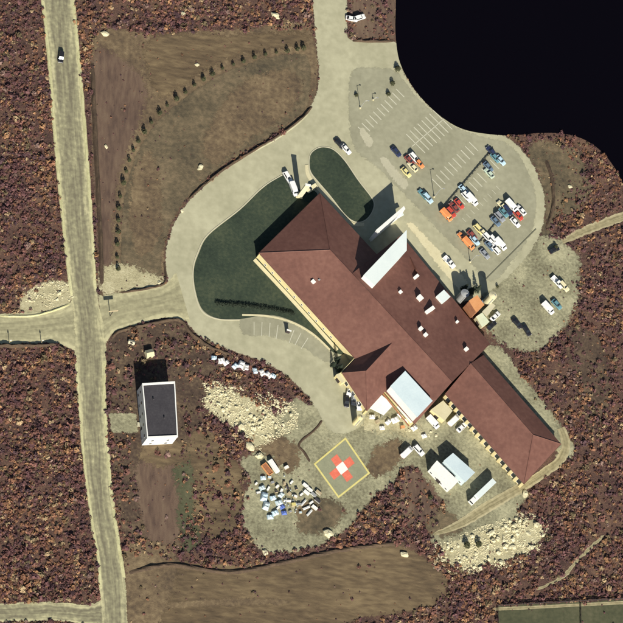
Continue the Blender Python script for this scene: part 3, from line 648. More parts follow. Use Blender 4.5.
def house_windows(i, j, n, rows):
    a, b = hpnts[i], hpnts[j]; d = Vector((b.x-a.x, b.y-a.y, 0)); Ln = d.length; d.normalize(); n_ = Vector((-d.y, d.x, 0))
    if n_.dot(hcn-(a+b)/2) > 0: n_ = -n_
    for z0 in rows:
        for k in range(n):
            c = Vector((a.x, a.y, 0))+d*(Ln*(k+.5)/n); ang = math.atan2(d.y, d.x)
            w = box('window', -.75, .75, -.06, .06, z0-.1, z0+1.4, M_white); box('pane', -.62, .62, -.08, .08, z0, z0+1.3, M_glass, w)
            w.location = c; w.rotation_euler = (0, 0, ang); adp(w, hE)
house_windows(0, 3, 5, (1.0, 4.6)); house_windows(3, 2, 2, (1.0, 4.6)); house_windows(1, 2, 5, (1.0, 4.6)); house_windows(0, 1, 2, (4.6,))
p = P2(141,425); o = box('step', -1.2, 1.2, -.9, .9, 0, .5, M_kerb); o.location = (p.x-.6, p.y, 0); adp(o, hE)
dr = hpnts[0].lerp(hpnts[3], .72); o = box('door', -.06, .06, -.55, .55, .5, 2.6, M_dark); o.location = (dr.x-.03, dr.y, 0); o.rotation_euler = (0,0,heading(138,400,4,60)+math.pi/2); adp(o, hE)
# small sheds near the house
def gshed(label, px, py, lx, ly, h, rise, ang, mw, mr, name='shed', cat='shed'):
    p = P2(px, py); e = empty(name, p.x, p.y, 0, ang); tag(e, label, cat)
    box('wall', -lx/2, lx/2, -ly/2, ly/2, 0, h, mw, e)
    for s in (-1, 1):
        v = [(-lx/2-.2, s*(ly/2+.2), h-.1), (lx/2+.2, s*(ly/2+.2), h-.1), (lx/2+.2, 0, h+rise), (-lx/2-.2, 0, h+rise)]
        prism('roof_slope', v, .12, mr, e)
    for s in (-1, 1): mesh('gable', [(s*(lx/2-.03), -ly/2, h), (s*(lx/2-.03), ly/2, h), (s*(lx/2-.03), 0, h+rise-.1)], [(0,1,2)], mw, e)
    box('door', -.5, .5, -ly/2-.04, -ly/2+.02, 0, 1.95, M_dark, e)
    return e
gshed('small cream shed north of the white house', 148.5, 355, 3.2, 3.0, 2.2, .8, R(20), M_walk, M_walk)
gshed('tiny pale hut at the edge of the house plot', 131, 343, 2.6, 1.6, 1.2, .4, R(-10), M_kerb, M_kerb)
# ------------------------------------------------------------------ vehicles
PAINT = {'white':(.80,.80,.78),'navy':(.03,.04,.09),'orange':(.72,.27,.10),'red':(.50,.07,.05),'cream':(.72,.66,.42),'yellow':(.70,.62,.28),'teal':(.12,.26,.30),
         'light_blue':(.45,.62,.72),'grey':(.28,.30,.33),'black':(.02,.02,.025),'maroon':(.26,.07,.06),'pale_green':(.50,.60,.48),'slate':(.13,.19,.26)}
PM = {k: plain(k+'_car_paint', v, .3, spec=.5) for k, v in PAINT.items()}
M_lamp = plain('clear_lamp', (.75,.75,.72), .2); M_tail = plain('red_lamp', (.4,.03,.02), .3)
def quad3(name, pts, m, par, t=.02):
    p = [Vector(q) for q in pts]; n = (p[1]-p[0]).cross(p[2]-p[0]).normalized()*t
    return mesh(name, [q+n for q in p]+[q-n for q in p], [(0,1,2,3),(7,6,5,4),(0,4,5,1),(1,5,6,2),(2,6,7,3),(3,7,4,0)], m, par)
def cabin(par, x0, x1, xr0, xr1, w, z0, z1, paint, rear=True):
    """greenhouse: x0 rear foot, xr0 rear roof edge, xr1 front roof edge, x1 windscreen foot"""
    wb, wt = w/2, w/2-.16
    lo = [(x0,-wb,z0),(x1,-wb,z0),(x1,wb,z0),(x0,wb,z0)]; hi = [(xr0,-wt,z1),(xr1,-wt,z1),(xr1,wt,z1),(xr0,wt,z1)]
    c = mesh('cabin', lo+hi, [(4,5,6,7),(0,1,5,4),(1,2,6,5),(2,3,7,6),(3,0,4,7),(3,2,1,0)], paint, par)
    L = [Vector(p) for p in lo]; H = [Vector(p) for p in hi]
    def pane(nm, a, b, c_, d, s=.1):
        m_ = (a+b+c_+d)/4; quad3(nm, [q+(m_-q)*s for q in (a, b, c_, d)], M_glass, par, .022)
    pane('windscreen', L[1], L[2], H[2], H[1]); 
    if rear: pane('rear_window', L[0], L[3], H[3], H[0], .14)
    pane('side_window', L[0], L[1], H[1], H[0], .13); pane('side_window', L[3], L[2], H[2], H[3], .13)
def wheels(par, xs, w, r):
    for x in xs:
        for s in (-1, 1):
            wl = bobj('wheel', lambda bm: bm_cyl(bm, (x, s*(w/2-.2), r), (x, s*(w/2+.01), r), r, 12), M_rubber, par)
            bobj('rim', lambda bm: bm_cyl(bm, (x, s*(w/2-.02), r), (x, s*(w/2+.025), r), r*.58, 10), M_metal, wl)
def lamps(par, L, w, z):
    for s in (-1, 1):
        box('headlight', L/2-.05, L/2+.03, s*(w/2-.33)-.2, s*(w/2-.33)+.2, z, z+.16, M_lamp, par); box('taillight', -L/2-.03, -L/2+.05, s*(w/2-.25)-.14, s*(w/2-.25)+.14, z+.05, z+.25, M_tail, par)
def bodyloft(par, stations, paint):
    """stations: x, half width, z bottom, z shoulder, z top"""
    v = []; f = []
    for x, hw, zb, zs, zt in stations: v += [(x,-hw*.92,zb),(x,-hw,(zb+zs)/2),(x,-hw,zs),(x,-hw*.8,zt),(x,hw*.8,zt),(x,hw,zs),(x,hw,(zb+zs)/2),(x,hw*.92,zb)]
    for i in range(len(stations)-1):
        for j in range(8): f.append((i*8+j, i*8+(j+1) % 8, i*8+8+(j+1) % 8, i*8+8+j))
    f.append(list(range(8))); f.append([len(v)-1-i for i in range(8)])
    o = mesh('body', v, f, paint, par); bm = bmesh.new(); bm.from_mesh(o.data); bmesh.ops.recalc_face_normals(bm, faces=bm.faces[:]); bm.to_mesh(o.data); bm.free(); return o
def proto_car():
    e = empty('car', 0, 0); p = PM['white']; w = 1.82
    bodyloft(e, [(-2.3,.78,.42,.72,.80),(-2.15,.88,.28,.82,.93),(-1.3,.91,.24,.86,.98),(.6,.91,.24,.86,.98),(1.6,.90,.25,.78,.90),(2.15,.86,.28,.66,.76),(2.32,.74,.40,.56,.62)], p)
    cabin(e, -1.85, 1.05, -1.15, .25, 1.56, .93, 1.46, p); wheels(e, (-1.38, 1.42), w, .32); lamps(e, 4.52, w, .58)
    return e
def proto_suv():
    e = empty('car', 0, 0); p = PM['white']; w = 1.92
    bodyloft(e, [(-2.35,.84,.45,.9,.98),(-2.25,.94,.34,1.0,1.08),(.7,.96,.32,1.0,1.08),(1.8,.94,.34,.95,1.04),(2.25,.9,.38,.85,.92),(2.38,.8,.5,.7,.76)], p)
    cabin(e, -2.22, 1.05, -1.95, .35, 1.66, 1.05, 1.76, p); wheels(e, (-1.42, 1.45), w, .37); lamps(e, 4.68, w, .7)
    return e
def proto_pickup():
    e = empty('pickup', 0, 0); p = PM['white']; w = 1.98
    bodyloft(e, [(-.35,.97,.40,1.0,1.08),(.9,.98,.38,1.0,1.08),(2.1,.96,.40,.98,1.06),(2.62,.92,.45,.88,.96),(2.75,.82,.55,.75,.8)], p)
    cabin(e, -.3, 1.35, -.1, .7, 1.72, 1.06, 1.80, p)
    bobj('cargo_bed', lambda bm: [bm_box(bm,-2.75,-.37,-.97,.97,.45,.62), bm_box(bm,-2.75,-.37,-.97,-.85,.621,1.1), bm_box(bm,-2.75,-.37,.85,.97,.621,1.1), bm_box(bm,-2.75,-2.63,-.849,.849,.621,1.08)], p, e)
    wheels(e, (-1.75, 1.75), w, .39); lamps(e, 5.48, w, .72)
    return e
def proto_van():
    e = empty('van', 0, 0); p = PM['white']; w = 2.02
    bodyloft(e, [(-2.75,.94,.5,1.95,2.12),(-2.65,1.0,.4,2.05,2.22),(1.0,1.0,.38,2.05,2.22),(1.5,1.0,.38,1.85,1.98),(2.05,.98,.4,1.15,1.25),(2.6,.94,.42,.95,1.05),(2.78,.84,.5,.8,.85)], p)
    quad3('windscreen', [(1.52,-.8,1.86),(2.0,-.85,1.28),(2.0,.85,1.28),(1.52,.8,1.86)], M_glass, e, .06)
    for s in (-1, 1): quad3('side_window', [(.75,s*1.0,1.3),(1.6,s*1.0,1.3),(1.3,s*1.0,1.85),(.75,s*1.0,1.85)], M_glass, e, .02)
    wheels(e, (-1.75, 1.75), w, .37); lamps(e, 5.54, w, .75)
    return e
PROTO = {'car': proto_car(), 'suv': proto_suv(), 'pickup': proto_pickup(), 'van': proto_van()}
USED = set()
def vehicle(kind, px, py, dx, dy, colour, label, group=None, sc=1.0):
    if kind in USED: o = copy_tree(PROTO[kind])
    else: o = PROTO[kind]; USED.add(kind)
    VEH.append((o, colour))
    p = P2(px, py); o.location = (p.x, p.y, .1); o.rotation_euler = (0, 0, heading(px, py, dx, dy)); o.scale = (sc*1.26, sc*1.3, sc*1.18)
    tag(o, label, {'suv':'car'}.get(kind, kind), group); return o
VEH = []
LG = 'vehicles in the parking lot'
SE = (1, 1.08); NW = (-1, -1.08); NE = (1, -.95); SW = (-1, .95)
cars = [
 ('car',395.5,152.5,*SE,'navy','navy car alone at the western end of the lot',LG),
 ('suv',413.5,158.5,*SE,'white','white car in the small western cluster, farthest from the building',LG),
 ('car',418.5,164,*SE,'orange','orange car in the small western cluster',LG),
 ('car',412,167.5,*NW,'cream','pale car next to the orange one in the western cluster',LG),
 ('car',405.5,173,*SE,'yellow','pale yellow car at the front of the western cluster',LG),
 ('suv',427,199,*SE,'light_blue','light blue car at the head of the rail, nearest the building',LG),
 ('car',422.5,195,*NW,'teal','dark teal car partly beside the light blue one at the head of the rail',LG),
 ('van',445.5,216,*SE,'orange','large orange van near the head of the rail',LG),
 ('car',453.5,208,*NW,'maroon','maroon car between the orange van and the red car',LG),
 ('car',458.5,204.5,*SE,'red','red car in the row along the rail',LG),
 ('suv',466,197.5,*SE,'white','white car at the inner end of the row along the rail',LG),
 ('car',463,190.5,*SE,'light_blue','light blue car behind the white one along the rail',LG),
 ('car',494.5,158.5,*SE,'teal','teal car at the far end of the rail',LG),
 ('car',500,161,*SE,'light_blue','light blue car at the far end of the rail, nearest the road',LG),
 ('car',487.5,167.5,*SE,'slate','slate blue car near the far end of the rail',LG),
 ('car',488.5,174,*NW,'pale_green','pale green car parked beyond the slate blue one',LG),
 ('van',510.5,206.5,*SE,'white','big white van in the eastern cluster',LG),
 ('car',503,213,*SE,'teal','teal car beside the big white van',LG),
 ('suv',499,217.5,*SE,'grey','grey car in the middle of the eastern cluster',LG),
 ('car',495,222,*SE,'slate','slate blue car at the inner end of the eastern cluster',LG),
 ('car',501.5,206.5,*NW,'cream','cream car behind the teal ones in the eastern cluster',LG),
 ('car',517.5,216,*SE,'red','red car outermost in the eastern cluster',LG),
 ('car',514.5,223,*SE,'white','white car just below the outermost red car',LG),
 ('suv',478,230,*SE,'yellow','yellow car in the southern cluster',LG),
 ('car',483,234,*SE,'cream','cream car beside the yellow one in the southern cluster',LG),
 ('van',467.5,244.5,*SE,'orange','orange van at the corner of the southern cluster',LG),
 ('car',474,241,*SE,'light_blue','light blue car between the orange van and the yellow car',LG),
 ('suv',493,241,*SE,'white','white car in the southern cluster, nearest the cream one',LG),
 ('van',499.5,245,*SE,'white','white van in the southern cluster',LG),
 ('suv',494.5,250,*NW,'white','white car at the southern tip of the southern cluster',LG),
 ('car',484,254.5,*SE,'grey','grey car alone at the southern end of the lot',LG),
 ('suv',506.5,211,*SE,'navy','navy car wedged between the big white van and the teal car',LG),
 ('car',471.5,236,*SE,'maroon','maroon car behind the light blue one in the southern cluster',LG),
 ('suv',450,213,*SE,'red','red car right beside the large orange van',LG),
 ('car',489,246.5,*SE,'slate','slate blue car under the shorter rail in the southern cluster',LG),
 ('car',490.5,152,*NW,'navy','navy car at the very tip of the long rail',LG),
 ('car',409,161,*SE,'maroon','maroon car between the navy and the white one in the western cluster',LG),
 ('van',471,200.5,*SE,'white','white van outside the white car in the row along the rail',LG),
 ('car',462,238,*NW,'orange','orange car tucked behind the orange van of the southern cluster',LG),
 ('suv',487,238.5,*SE,'white','white car wedged beside the cream one in the southern cluster',LG),
 ('car',520.5,211,*NW,'white','white car above the outermost red one',LG),
 ('pickup',448.5,263,*SE,'white','lone white pickup beside the north wall of the hospital',LG),
 ('car',345.5,150,*SE,'white','white car parked by the oval lawn','cars on the ring road'),
 ('car',339,144.5,*SE,'black','black car in front of the white one by the oval lawn','cars on the ring road'),
 ('pickup',556.5,283,*SE,'white','white pickup at the edge of the eastern gravel','vehicles on the eastern gravel'),
 ('suv',563,287,*SE,'cream','cream car touching the brush behind the white pickup','vehicles on the eastern gravel'),
 ('van',547,309,*SE,'white','white van on the eastern gravel','vehicles on the eastern gravel'),
 ('car',556,305,*SE,'teal','teal car beside the white van on the eastern gravel','vehicles on the eastern gravel'),
 ('car',553.5,250.5,1,-.5,'black','black car where the eastern track begins','vehicles on the eastern gravel'),
 ('car',516.5,324,*SE,'black','black car near the corner of the hospital','vehicles on the eastern gravel'),
 ('car',526,331,1,1.5,'black','black car farther from the corner of the hospital','vehicles on the eastern gravel'),
 ('car',494.5,317,*NE,'white','white car beside the pale green plant room','vehicles by the hospital wall'),
 ('car',486,300,*NE,'slate','slate blue car behind the orange boiler house','vehicles by the hospital wall'),
 ('car',491,326,*NE,'black','black car at the foot of the pale green plant room','vehicles by the hospital wall'),
 ('suv',60.5,58,-.1,1,'black','black car driving on the gravel road',None),
 ('car',351,19.5,1,.2,'white','white car on the western side of the northern plot','cars on the northern plot'),
 ('suv',359,18.5,1,-.3,'white','white car with its nose to the brush on the northern plot','cars on the northern plot'),
 ('van',432,423,*SE,'white','white van parked below the cream annex','vehicles in the service yard'),
 ('van',453,421,*NE,'white','white van parked square to the long wing','vehicles in the service yard'),
 ('car',461,428,*NE,'white','white car by the windows of the long wing','vehicles in the service yard'),
 ('van',406,453,*NE,'white','white van at the western edge of the brush hollow','vehicles in the service yard'),
 ('suv',418,451,*SE,'white','white car beside the van at the brush hollow','vehicles in the service yard'),
 ('car',349,391,-.2,1,'white','white car by the porch of the short wing','vehicles by the short wing'),
 ('car',346,402,0,1,'black','black car on the apron below the porch','vehicles by the short wing'),
 ('car',353,400,0,1,'grey','grey car on the apron below the porch','vehicles by the short wing'),
 ('pickup',358,404,.1,1,'white','white pickup under the short wing','vehicles by the short wing'),
 ('van',293,190,.4,1,'white','white van at the northern corner by the slab tower','vehicles by the northern corner'),
 ('suv',287,178,.6,1,'white','white car at the tip of the big lawn','vehicles by the northern corner'),
 ('suv',311,189,-.8,.5,'cream','cream car between the slab tower and the hospital corner','vehicles by the northern corner'),
]
for c in cars: vehicle(*c[:7], group=c[7])
for o, c in VEH:
    for ch in o.children:
        if ch.name.split('.')[0] in ('body', 'cabin', 'cargo_bed'):
            ch.material_slots[0].link = 'OBJECT'; ch.material_slots[0].material = PM[c]
# articulated lorry and portable buildings in the yard
def lorry(px, py, dx, dy):
    p = P2(px, py); e = empty('lorry', p.x, p.y, .06, heading(px, py, dx, dy)); tag(e, 'lorry with white cab and long pale blue trailer beside the long wing', 'lorry')
    t = box('trailer', -7.2, 5.2, -1.3, 1.3, 1.1, 4.1, M_paleblue, e, .04); box('bumper', -7.25, -7.1, -1.2, 1.2, .5, .7, M_metal, t)
    box('chassis', -7.0, 8.2, -.5, .5, .75, 1.098, M_dark, e)
    bobj('cab', lambda bm: [bm_box(bm, 5.9, 8.4, -1.25, 1.25, .6, 3.4, .12, .08)], M_white, e, .05)
    quad3('windscreen', [(8.42,-1.0,2.0),(8.42,1.0,2.0),(8.33,.95,3.0),(8.33,-.95,3.0)], M_glass, e)
    wheels(e, (-5.8, -4.6, -3.4, 4.6, 7.6), 2.5, .5)
lorry(481,493,*SW)
def portable(label, quad, z, mw, mr, nwin=4):
    e = annex('portable_building', label, quad, z, mw, mr, 1.03, 'portable building')
    pts = [P(x, y, z) for x, y in quad]; a, b = pts[3], pts[2]; d = Vector((b.x-a.x, b.y-a.y, 0)); L_ = d.length; d.normalize()
    for k in range(nwin):
        c = Vector((a.x, a.y, 0))+d*(L_*(k+.5)/nwin); w = box('window', -.6, .6, -.06, .06, 1.1, 2.1, M_white); box('pane', -.5, .5, -.075, .075, 1.2, 2.0, M_glass, w)
        w.location = c; w.rotation_euler = (0, 0, math.atan2(d.y, d.x)); adp(w, e)
    return e
portable('light blue portable building in the service yard', [(453,453.5),(474.5,472.5),(465,482),(444,461)], 5.0, M_blue2, M_blue2)
portable('white portable building beside the light blue one', [(437,461),(458,481),(450.5,489),(431,468)], 4.6, M_white, M_white)
# ------------------------------------------------------------------ lamps, signs, rails
def lamppost(px, py, h, label):
    p = P2(px, py); e = empty('lamp_post', p.x, p.y); tag(e, label, 'lamp post', 'lamp posts')
    bobj('pole', lambda bm: bm_cyl(bm, (0,0,0), (0,0,h), .17, 8, .1), M_metal, e)
    bobj('arm', lambda bm: bm_cyl(bm, (0,0,h-.15), (1.4,.3,h+.1), .07, 6), M_metal, e)
    box('lamp_head', 1.1, 1.9, .1, .5, h, h+.2, M_metal, e); bobj('footing', lambda bm: bm_cyl(bm, (0,0,0), (0,0,.7), .45, 10), M_walk, e)
lamppost(360,108,7.5,'lamp post beside the northern entrance of the lot')
lamppost(434,197,9.0,'lamp post behind the light blue car by the rail')
lamppost(373,100,2.2,'short lamp post on the island north of the stalls')
lamppost(470,262,7.0,'lamp post between the lone pickup and the southern cluster')
sp = P2(110,316); e = empty('road_sign', sp.x, sp.y, 0, heading(110,316,10,-1)); tag(e, 'wide sign board on a single post at the road junction', 'sign')
bobj('post', lambda bm: bm_cyl(bm, (0,0,0), (0,0,5.2), .16, 8), M_dark, e); box('board', -2.2, 2.2, -.06, .06, 5.0, 6.1, M_timber, e)
sp = P2(287,333); e = empty('information_board', sp.x, sp.y, 0, heading(287,333,10,3)); tag(e, 'upright dark board with white top on the curved lot', 'sign')
box('board', -.9, .9, -.12, .12, .1, 3.0, M_dark, e); box('cap', -1.1, 1.1, -.3, .3, 3.002, 3.25, M_white, e)
for px, py, lb in ((41,343,'marker post on the southern shoulder of the side road, nearer the junction'),(9,343,'marker post on the southern shoulder of the side road, farther from the junction')):
    sp = P2(px, py); e = empty('marker_post', sp.x, sp.y); tag(e, lb, 'post', 'marker posts'); bobj('shaft', lambda bm: bm_cyl(bm, (0,0,0), (0,0,4), .14, 8), M_timber, e); box('plate', -.3, .3, -.2, -.15, 3.2, 3.8, M_white, e)
def railfence(p, q, n, h, label, name='parking_rail', mt=M_dark, cat='rail', board=True):
    a, b = P(*p), P(*q); e = empty(name, a.x, a.y, 0, math.atan2(b.y-a.y, b.x-a.x)); tag(e, label, cat); L_ = (b-a).length
    for k in range(n+1):
        x = L_*k/n; box('post', x-.09, x+.09, -.09, .09, 0, h+.08, mt, e)
    for k in range(n):
        x0, x1 = L_*k/n+.09, L_*(k+1)/n-.09
        for zz in ((.35, .6), (.68, .93)): box('board', x0, x1, -.04, .04, h*zz[0], h*zz[1], mt, e)
railfence((441,211),(493,150),20,1.25,'long dark timber rail dividing the parking rows')
railfence((472,252),(500,219),12,1.0,'shorter dark timber rail between the southern and eastern clusters')
railfence((497,606),(640,598),22,1.6,'dark timber fence along the top of the green field','field_fence',M_dark,'fence')
railfence((497,607),(499,690),14,1.6,'dark timber fence down the western side of the green field','field_fence',M_dark,'fence')
railfence((580,603),(581,690),14,1.3,'dark timber fence dividing the green field','field_fence',M_dark,'fence')
# ------------------------------------------------------------------ stones
def rockmesh(seed):
    bm = bmesh.new(); bmesh.ops.create_icosphere(bm, subdivisions=2, radius=1)
    for v in bm.verts:
        n = noise.noise(v.co*1.3+Vector((seed*7.1, 0, 0)))*.5+noise.noise(v.co*3+Vector((0, seed*3.3, 0)))*.2
        v.co *= 1+n; v.co.z = max(-.45, v.co.z*.75)
    bmesh.ops.dissolve_limit(bm, angle_limit=.25, verts=bm.verts[:], edges=bm.edges[:])
    me = bpy.data.meshes.new('boulder'); bm.to_mesh(me); bm.free(); me.materials.append(M_rock); return me
ROCK = [rockmesh(i) for i in range(8)]
def rocks(poly, n, smin, smax, label, group, piles=0.0, fines=0):
    xs = [p[0] for p in poly]; ys = [p[1] for p in poly]; k = 0
    while k < n:
        x = random.uniform(min(xs), max(xs)); y = random.uniform(min(ys), max(ys))
        if not inpoly(x, y, poly): continue
        if noise.noise((x*.09, y*.09, 2.2)) < -.12: 
            if random.random() < .85: continue
        s = smin+(smax-smin)*random.random()**2.2
        p = P(x, y); o = link('boulder', random.choice(ROCK)); zz = max(0, noise.noise((x*.07, y*.07, 7)))*piles
        o.location = (p.x, p.y, s*.25+zz); o.rotation_euler = (random.uniform(-.3,.3), random.uniform(-.3,.3), random.uniform(0, 6.28)); o.scale = (s*random.uniform(.8,1.3), s, s*random.uniform(.6,.95))
        tag(o, label, 'boulder', group); k += 1
def rubble(poly, n, label):
    xs = [p[0] for p in poly]; ys = [p[1] for p in poly]; V = []; F = []; k = 0; r_ = random.Random(len(label)); base = ROCK[2]
    bv = [v.co.copy() for v in base.vertices]; bf = [tuple(p.vertices) for p in base.polygons]
    ov = [Vector(q) for q in ((1,0,0),(-1,0,0),(0,1,0),(0,-1,0),(0,0,.8),(0,0,-.3))]; of = [(0,2,4),(2,1,4),(1,3,4),(3,0,4),(2,0,5),(1,2,5),(3,1,5),(0,3,5)]
    while k < n:
        x = r_.uniform(min(xs), max(xs)); y = r_.uniform(min(ys), max(ys))
        if not inpoly(x, y, poly) or noise.noise((x*.09, y*.09, 2.2))+noise.noise((x*.25, y*.25, 1.2))*.5 < r_.uniform(-.35, .15): continue
        p = P(x, y); s = .10+.30*r_.random()**2.5; a = r_.uniform(0, 6.28); i0 = len(V); c_, s_ = math.cos(a)*s, math.sin(a)*s
        for q in ov:
            j = r_.uniform(.7, 1.3); V.append((p.x+(q.x*c_-q.y*s_)*j*1.2, p.y+(q.x*s_+q.y*c_)*j, .06+q.z*s*j))
        F += [tuple(i0+t for t in f) for f in of]; k += 1
    o = mesh('rubble', V, F, M_rock); o['kind'] = 'stuff'; o['label'] = label; o['category'] = 'rubble'
def inpoly(x, y, poly):
    c = False; j = len(poly)-1
    for i in range(len(poly)):
        xi, yi = poly[i][0], poly[i][1]; xj, yj = poly[j][0], poly[j][1]
        if (yi > y) != (yj > y) and x < (xj-xi)*(y-yi)/(yj-yi)+xi: c = not c
        j = i
    return c
rubble([(202,382),(222,380),(246,388),(270,392),(298,402),(298,428),(278,438),(262,452),(236,440),(220,424),(202,412)], 4200, 'small pale stones strewn through the western rubble heap')
rubble([(432,545),(470,530),(500,520),(520,511),(548,517),(549,544),(526,562),(494,571),(462,576),(434,568)], 4600, 'small pale stones strewn through the eastern rubble heap')
rubble([(20,300),(34,286),(52,280),(74,284),(74,300),(50,308)], 500, 'small pale stones in the sandy spill')
rocks([(205,386),(222,384),(244,392),(266,396),(292,404),(292,424),(276,434),(258,447),(240,438),(224,420),(206,410)], 150, .3, .95, 'pale boulder in the western rubble heap by the curved road', 'boulders of the western rubble heap', 1.2)
rocks([(438,546),(470,534),(500,524),(520,516),(544,521),(544,542),(524,558),(494,567),(462,572),(440,564)], 150, .35, 1.3, 'pale boulder in the eastern rubble heap below the service track', 'boulders of the eastern rubble heap', 1.2)
rocks([(22,302),(34,290),(52,284),(70,286),(72,300),(50,306)], 14, .4, 1.1, 'pale stone in the sandy spill by the road junction', 'stones of the sandy spill')
rocks([(398,425),(420,432),(440,432),(436,440),(410,438)], 8, .3, .7, 'pale stone on the yard below the blue dormer', 'stones on the yard')
for x, y, s, lb in ((105,34,1.6,'large pale boulder at the top of the cleared field'),(200,168,1.3,'pale boulder in the grass plot near the ring road'),(197,65,.9,'pale stone just above the curved shrub row'),(275,16,1.8,'broad pale boulder at the edge of the northern brush'),(183,14,1.1,'pale stone in the northern brush'),
                    (182,211,.8,'small pale stone beside the bend of the ring road'),(159,283,.8,'small pale stone above the link road'),(328,534,2.0,'pale boulder at the southern rim of the yard'),(404,555,1.5,'pale boulder at the crest of the earth bank'),(106,147,.8,'small pale stone on the bare strip'),
                    (241,427,1.6,'pale boulder at the foot of the western heap'),(259,456,1.6,'pale boulder behind the orange skip'),(250,447,2.0,'broad pale boulder at the lower end of the western heap'),(570,187,1.0,'lone pale stone on the eastern verge'),(525,494,1.6,'pale rock beside the rutted track'),(265,553,1.2,'pale stone on the southern lip of the gravel yard')):
    p = P(x, y); o = link('boulder', random.choice(ROCK)); o.location = (p.x, p.y, s*.25); o.rotation_euler = (0, 0, random.uniform(0, 6)); o.scale = (s*1.2, s*.9, s*.7); tag(o, lb, 'boulder')
# ------------------------------------------------------------------ stores in the yard
def crate(): 
    e = empty('crate', 0, 0); box('base', -.9, .9, -.7, .7, 0, .14, M_timber, e)
    for k in range(4): box('side_board', -.88, .88, -.7, -.64, .18+k*.26, .18+k*.26+.22, M_timber, e); box('side_board', -.88, .88, .64, .7, .18+k*.26, .18+k*.26+.22, M_timber, e)
    box('load', -.86, .86, -.62, .62, .142, 1.2, M_white, e); return e
def pipes():
    e = empty('pipe_stack', 0, 0)
    for k, (y, z) in enumerate(((-.6,.2),(-.2,.2),(.2,.2),(.6,.2),(-.4,.55),(0,.55),(.4,.55),(-.2,.9),(.2,.9))): bobj('pipe', lambda bm: bm_cyl(bm, (-2.6+.1*(k % 3), y, z), (2.6, y, z), .195, 10), M_metal if k % 2 else M_white, e)
    for x in (-1.5, 1.5): box('skid', x-.1, x+.1, -.9, .9, -.12, .0, M_timber, e)
    return e
def drums():
    e = empty('drum', 0, 0); bobj('shell', lambda bm: bm_cyl(bm, (0,0,0), (0,0,.9), .32, 12), M_blue2, e); bobj('rim', lambda bm: bm_cyl(bm, (0,0,.9), (0,0,.94), .34, 12), M_metal, e); return e
def boards():
    e = empty('board_stack', 0, 0)
    for k in range(6): box('board', -1.5+.07*(k % 3), 1.5-.05*(k % 2), -.65, .65, .12+k*.17, .12+k*.17+.13, M_white if k % 2 else M_timber, e)
    for x in (-1, 1): box('bearer', x-.1, x+.1, -.6, .6, 0, .118, M_dark, e)
    return e
def bundle():
    e = empty('tarp_bundle', 0, 0)
    def f(bm):
        bmesh.ops.create_grid(bm, x_segments=10, y_segments=8, size=1)
        for v in bm.verts:
            r = max(abs(v.co.x), abs(v.co.y)); h = 1.25*(1-r**5)+.18*noise.noise(v.co*3)
            v.co = Vector((v.co.x*1.7, v.co.y*1.25, max(0, h)))
    bobj('tarp', f, M_tarp, e); 
    for x in (-.7, .7): box('strap', x-.06, x+.06, -1.1, 1.1, 1.36, 1.39, M_dark, e)
    box('pallet', -1.5, 1.5, -1.1, 1.1, 0, .14, M_timber, e); return e
PR = {'crate': crate(), 'pipes': pipes(), 'drum': drums(), 'boards': boards(), 'bundle': bundle()}
UP = set()
CATN = {'crate':'crate','pipes':'pipes','drum':'drum','boards':'boards','bundle':'bundle'}
def store(kind, px, py, ang, label, group=None, sc=1.0, m=None):
    if kind in UP: o = copy_tree(PR[kind])
    else: o = PR[kind]; UP.add(kind)
    p = P2(px, py); o.location = (p.x, p.y, .12 if kind == 'pipes' else .06); o.rotation_euler = (0, 0, ang); o.scale = (sc*.85,)*3; tag(o, label, CATN[kind], group)
    if not m and kind in ('crate', 'bundle', 'boards') and 240 < px < 330: m = random.choice([M_white, M_timber, M_dark, M_metal, M_blue2, M_white, M_darkroof] if kind != 'bundle' else [M_tarp, M_tarp, M_white, M_blue2])
    if m:
        for ch in o.children:
            if ch.name.split('.')[0] in ('shell', 'tarp', 'load') or (kind == 'boards' and random.random() < .4): ch.material_slots[0].link = 'OBJECT'; ch.material_slots[0].material = m
G1 = 'stores west of the landing pad'
T = 'pale blue tarpaulin bundle in the main heap of the gravel yard'
for k, (x, y, a, s) in enumerate((((264,497,1.4,1.5),(266,506,1.3,1.4),(273,498,.3,1.0),(279,503,.4,1.2),(281,495,.9,1.0),(275,513,.5,1.1),(270,517,.2,1.0),(262,488,.5,1.0)))): store('bundle', x, y, a, ['large pale blue tarpaulin bundle on the western side of the yard heap, upper one','large pale blue tarpaulin bundle on the western side of the yard heap, lower one','pale blue bundle in the middle of the yard heap','pale blue bundle on the eastern side of the yard heap','small pale blue bundle above the eastern one in the yard heap','pale blue bundle at the south of the yard heap beside the deep blue ones','southernmost pale blue bundle of the yard heap','northernmost pale blue bundle of the yard heap'][k], 'tarpaulin bundles in the yard', s)
for x, y, a in ((284,513,.2),(282,507,.7)): store('bundle', x, y, a, 'deep blue bundle at the foot of the tarpaulin heap', 'deep blue bundles', .9, plain('deep_blue_tarp', (.10,.16,.45), .5))
for k, (x, y) in enumerate(((269,478),(272,483),(277,487),(281,491),(284,484),(287,488),(289,494),(295,497),(299,505))): store('crate', x, y, .4*k, ORD[k]+' crate counted along the line from the trailer to the pipes', 'scattered crates', 1.0)
for k, (x, y, a) in enumerate(((305,486,-.6),(309,490,-.6),(313,495,-.6),(317,501,-.6),(306,493,-.6),(314,508,-.6),(318,493,-.6))): store('boards', x, y, a, ['northernmost board stack beside the landing pad','second board stack of the long row beside the landing pad','third board stack of the long row beside the landing pad','last board stack of the long row beside the landing pad','lone board stack on the western side of the rows','southernmost board stack below the rows','board stack nearest the corner of the landing pad'][k], 'board stacks beside the pad', 1.15)
for k, (x, y, a) in enumerate(((303,503,.9),(309,513,.9),(306,508,.5))): store('pipes', x, y, a, ['uppermost','lowest','middle'][k]+' of the three pale pipe stacks below the boards', 'pipe stacks', .8)
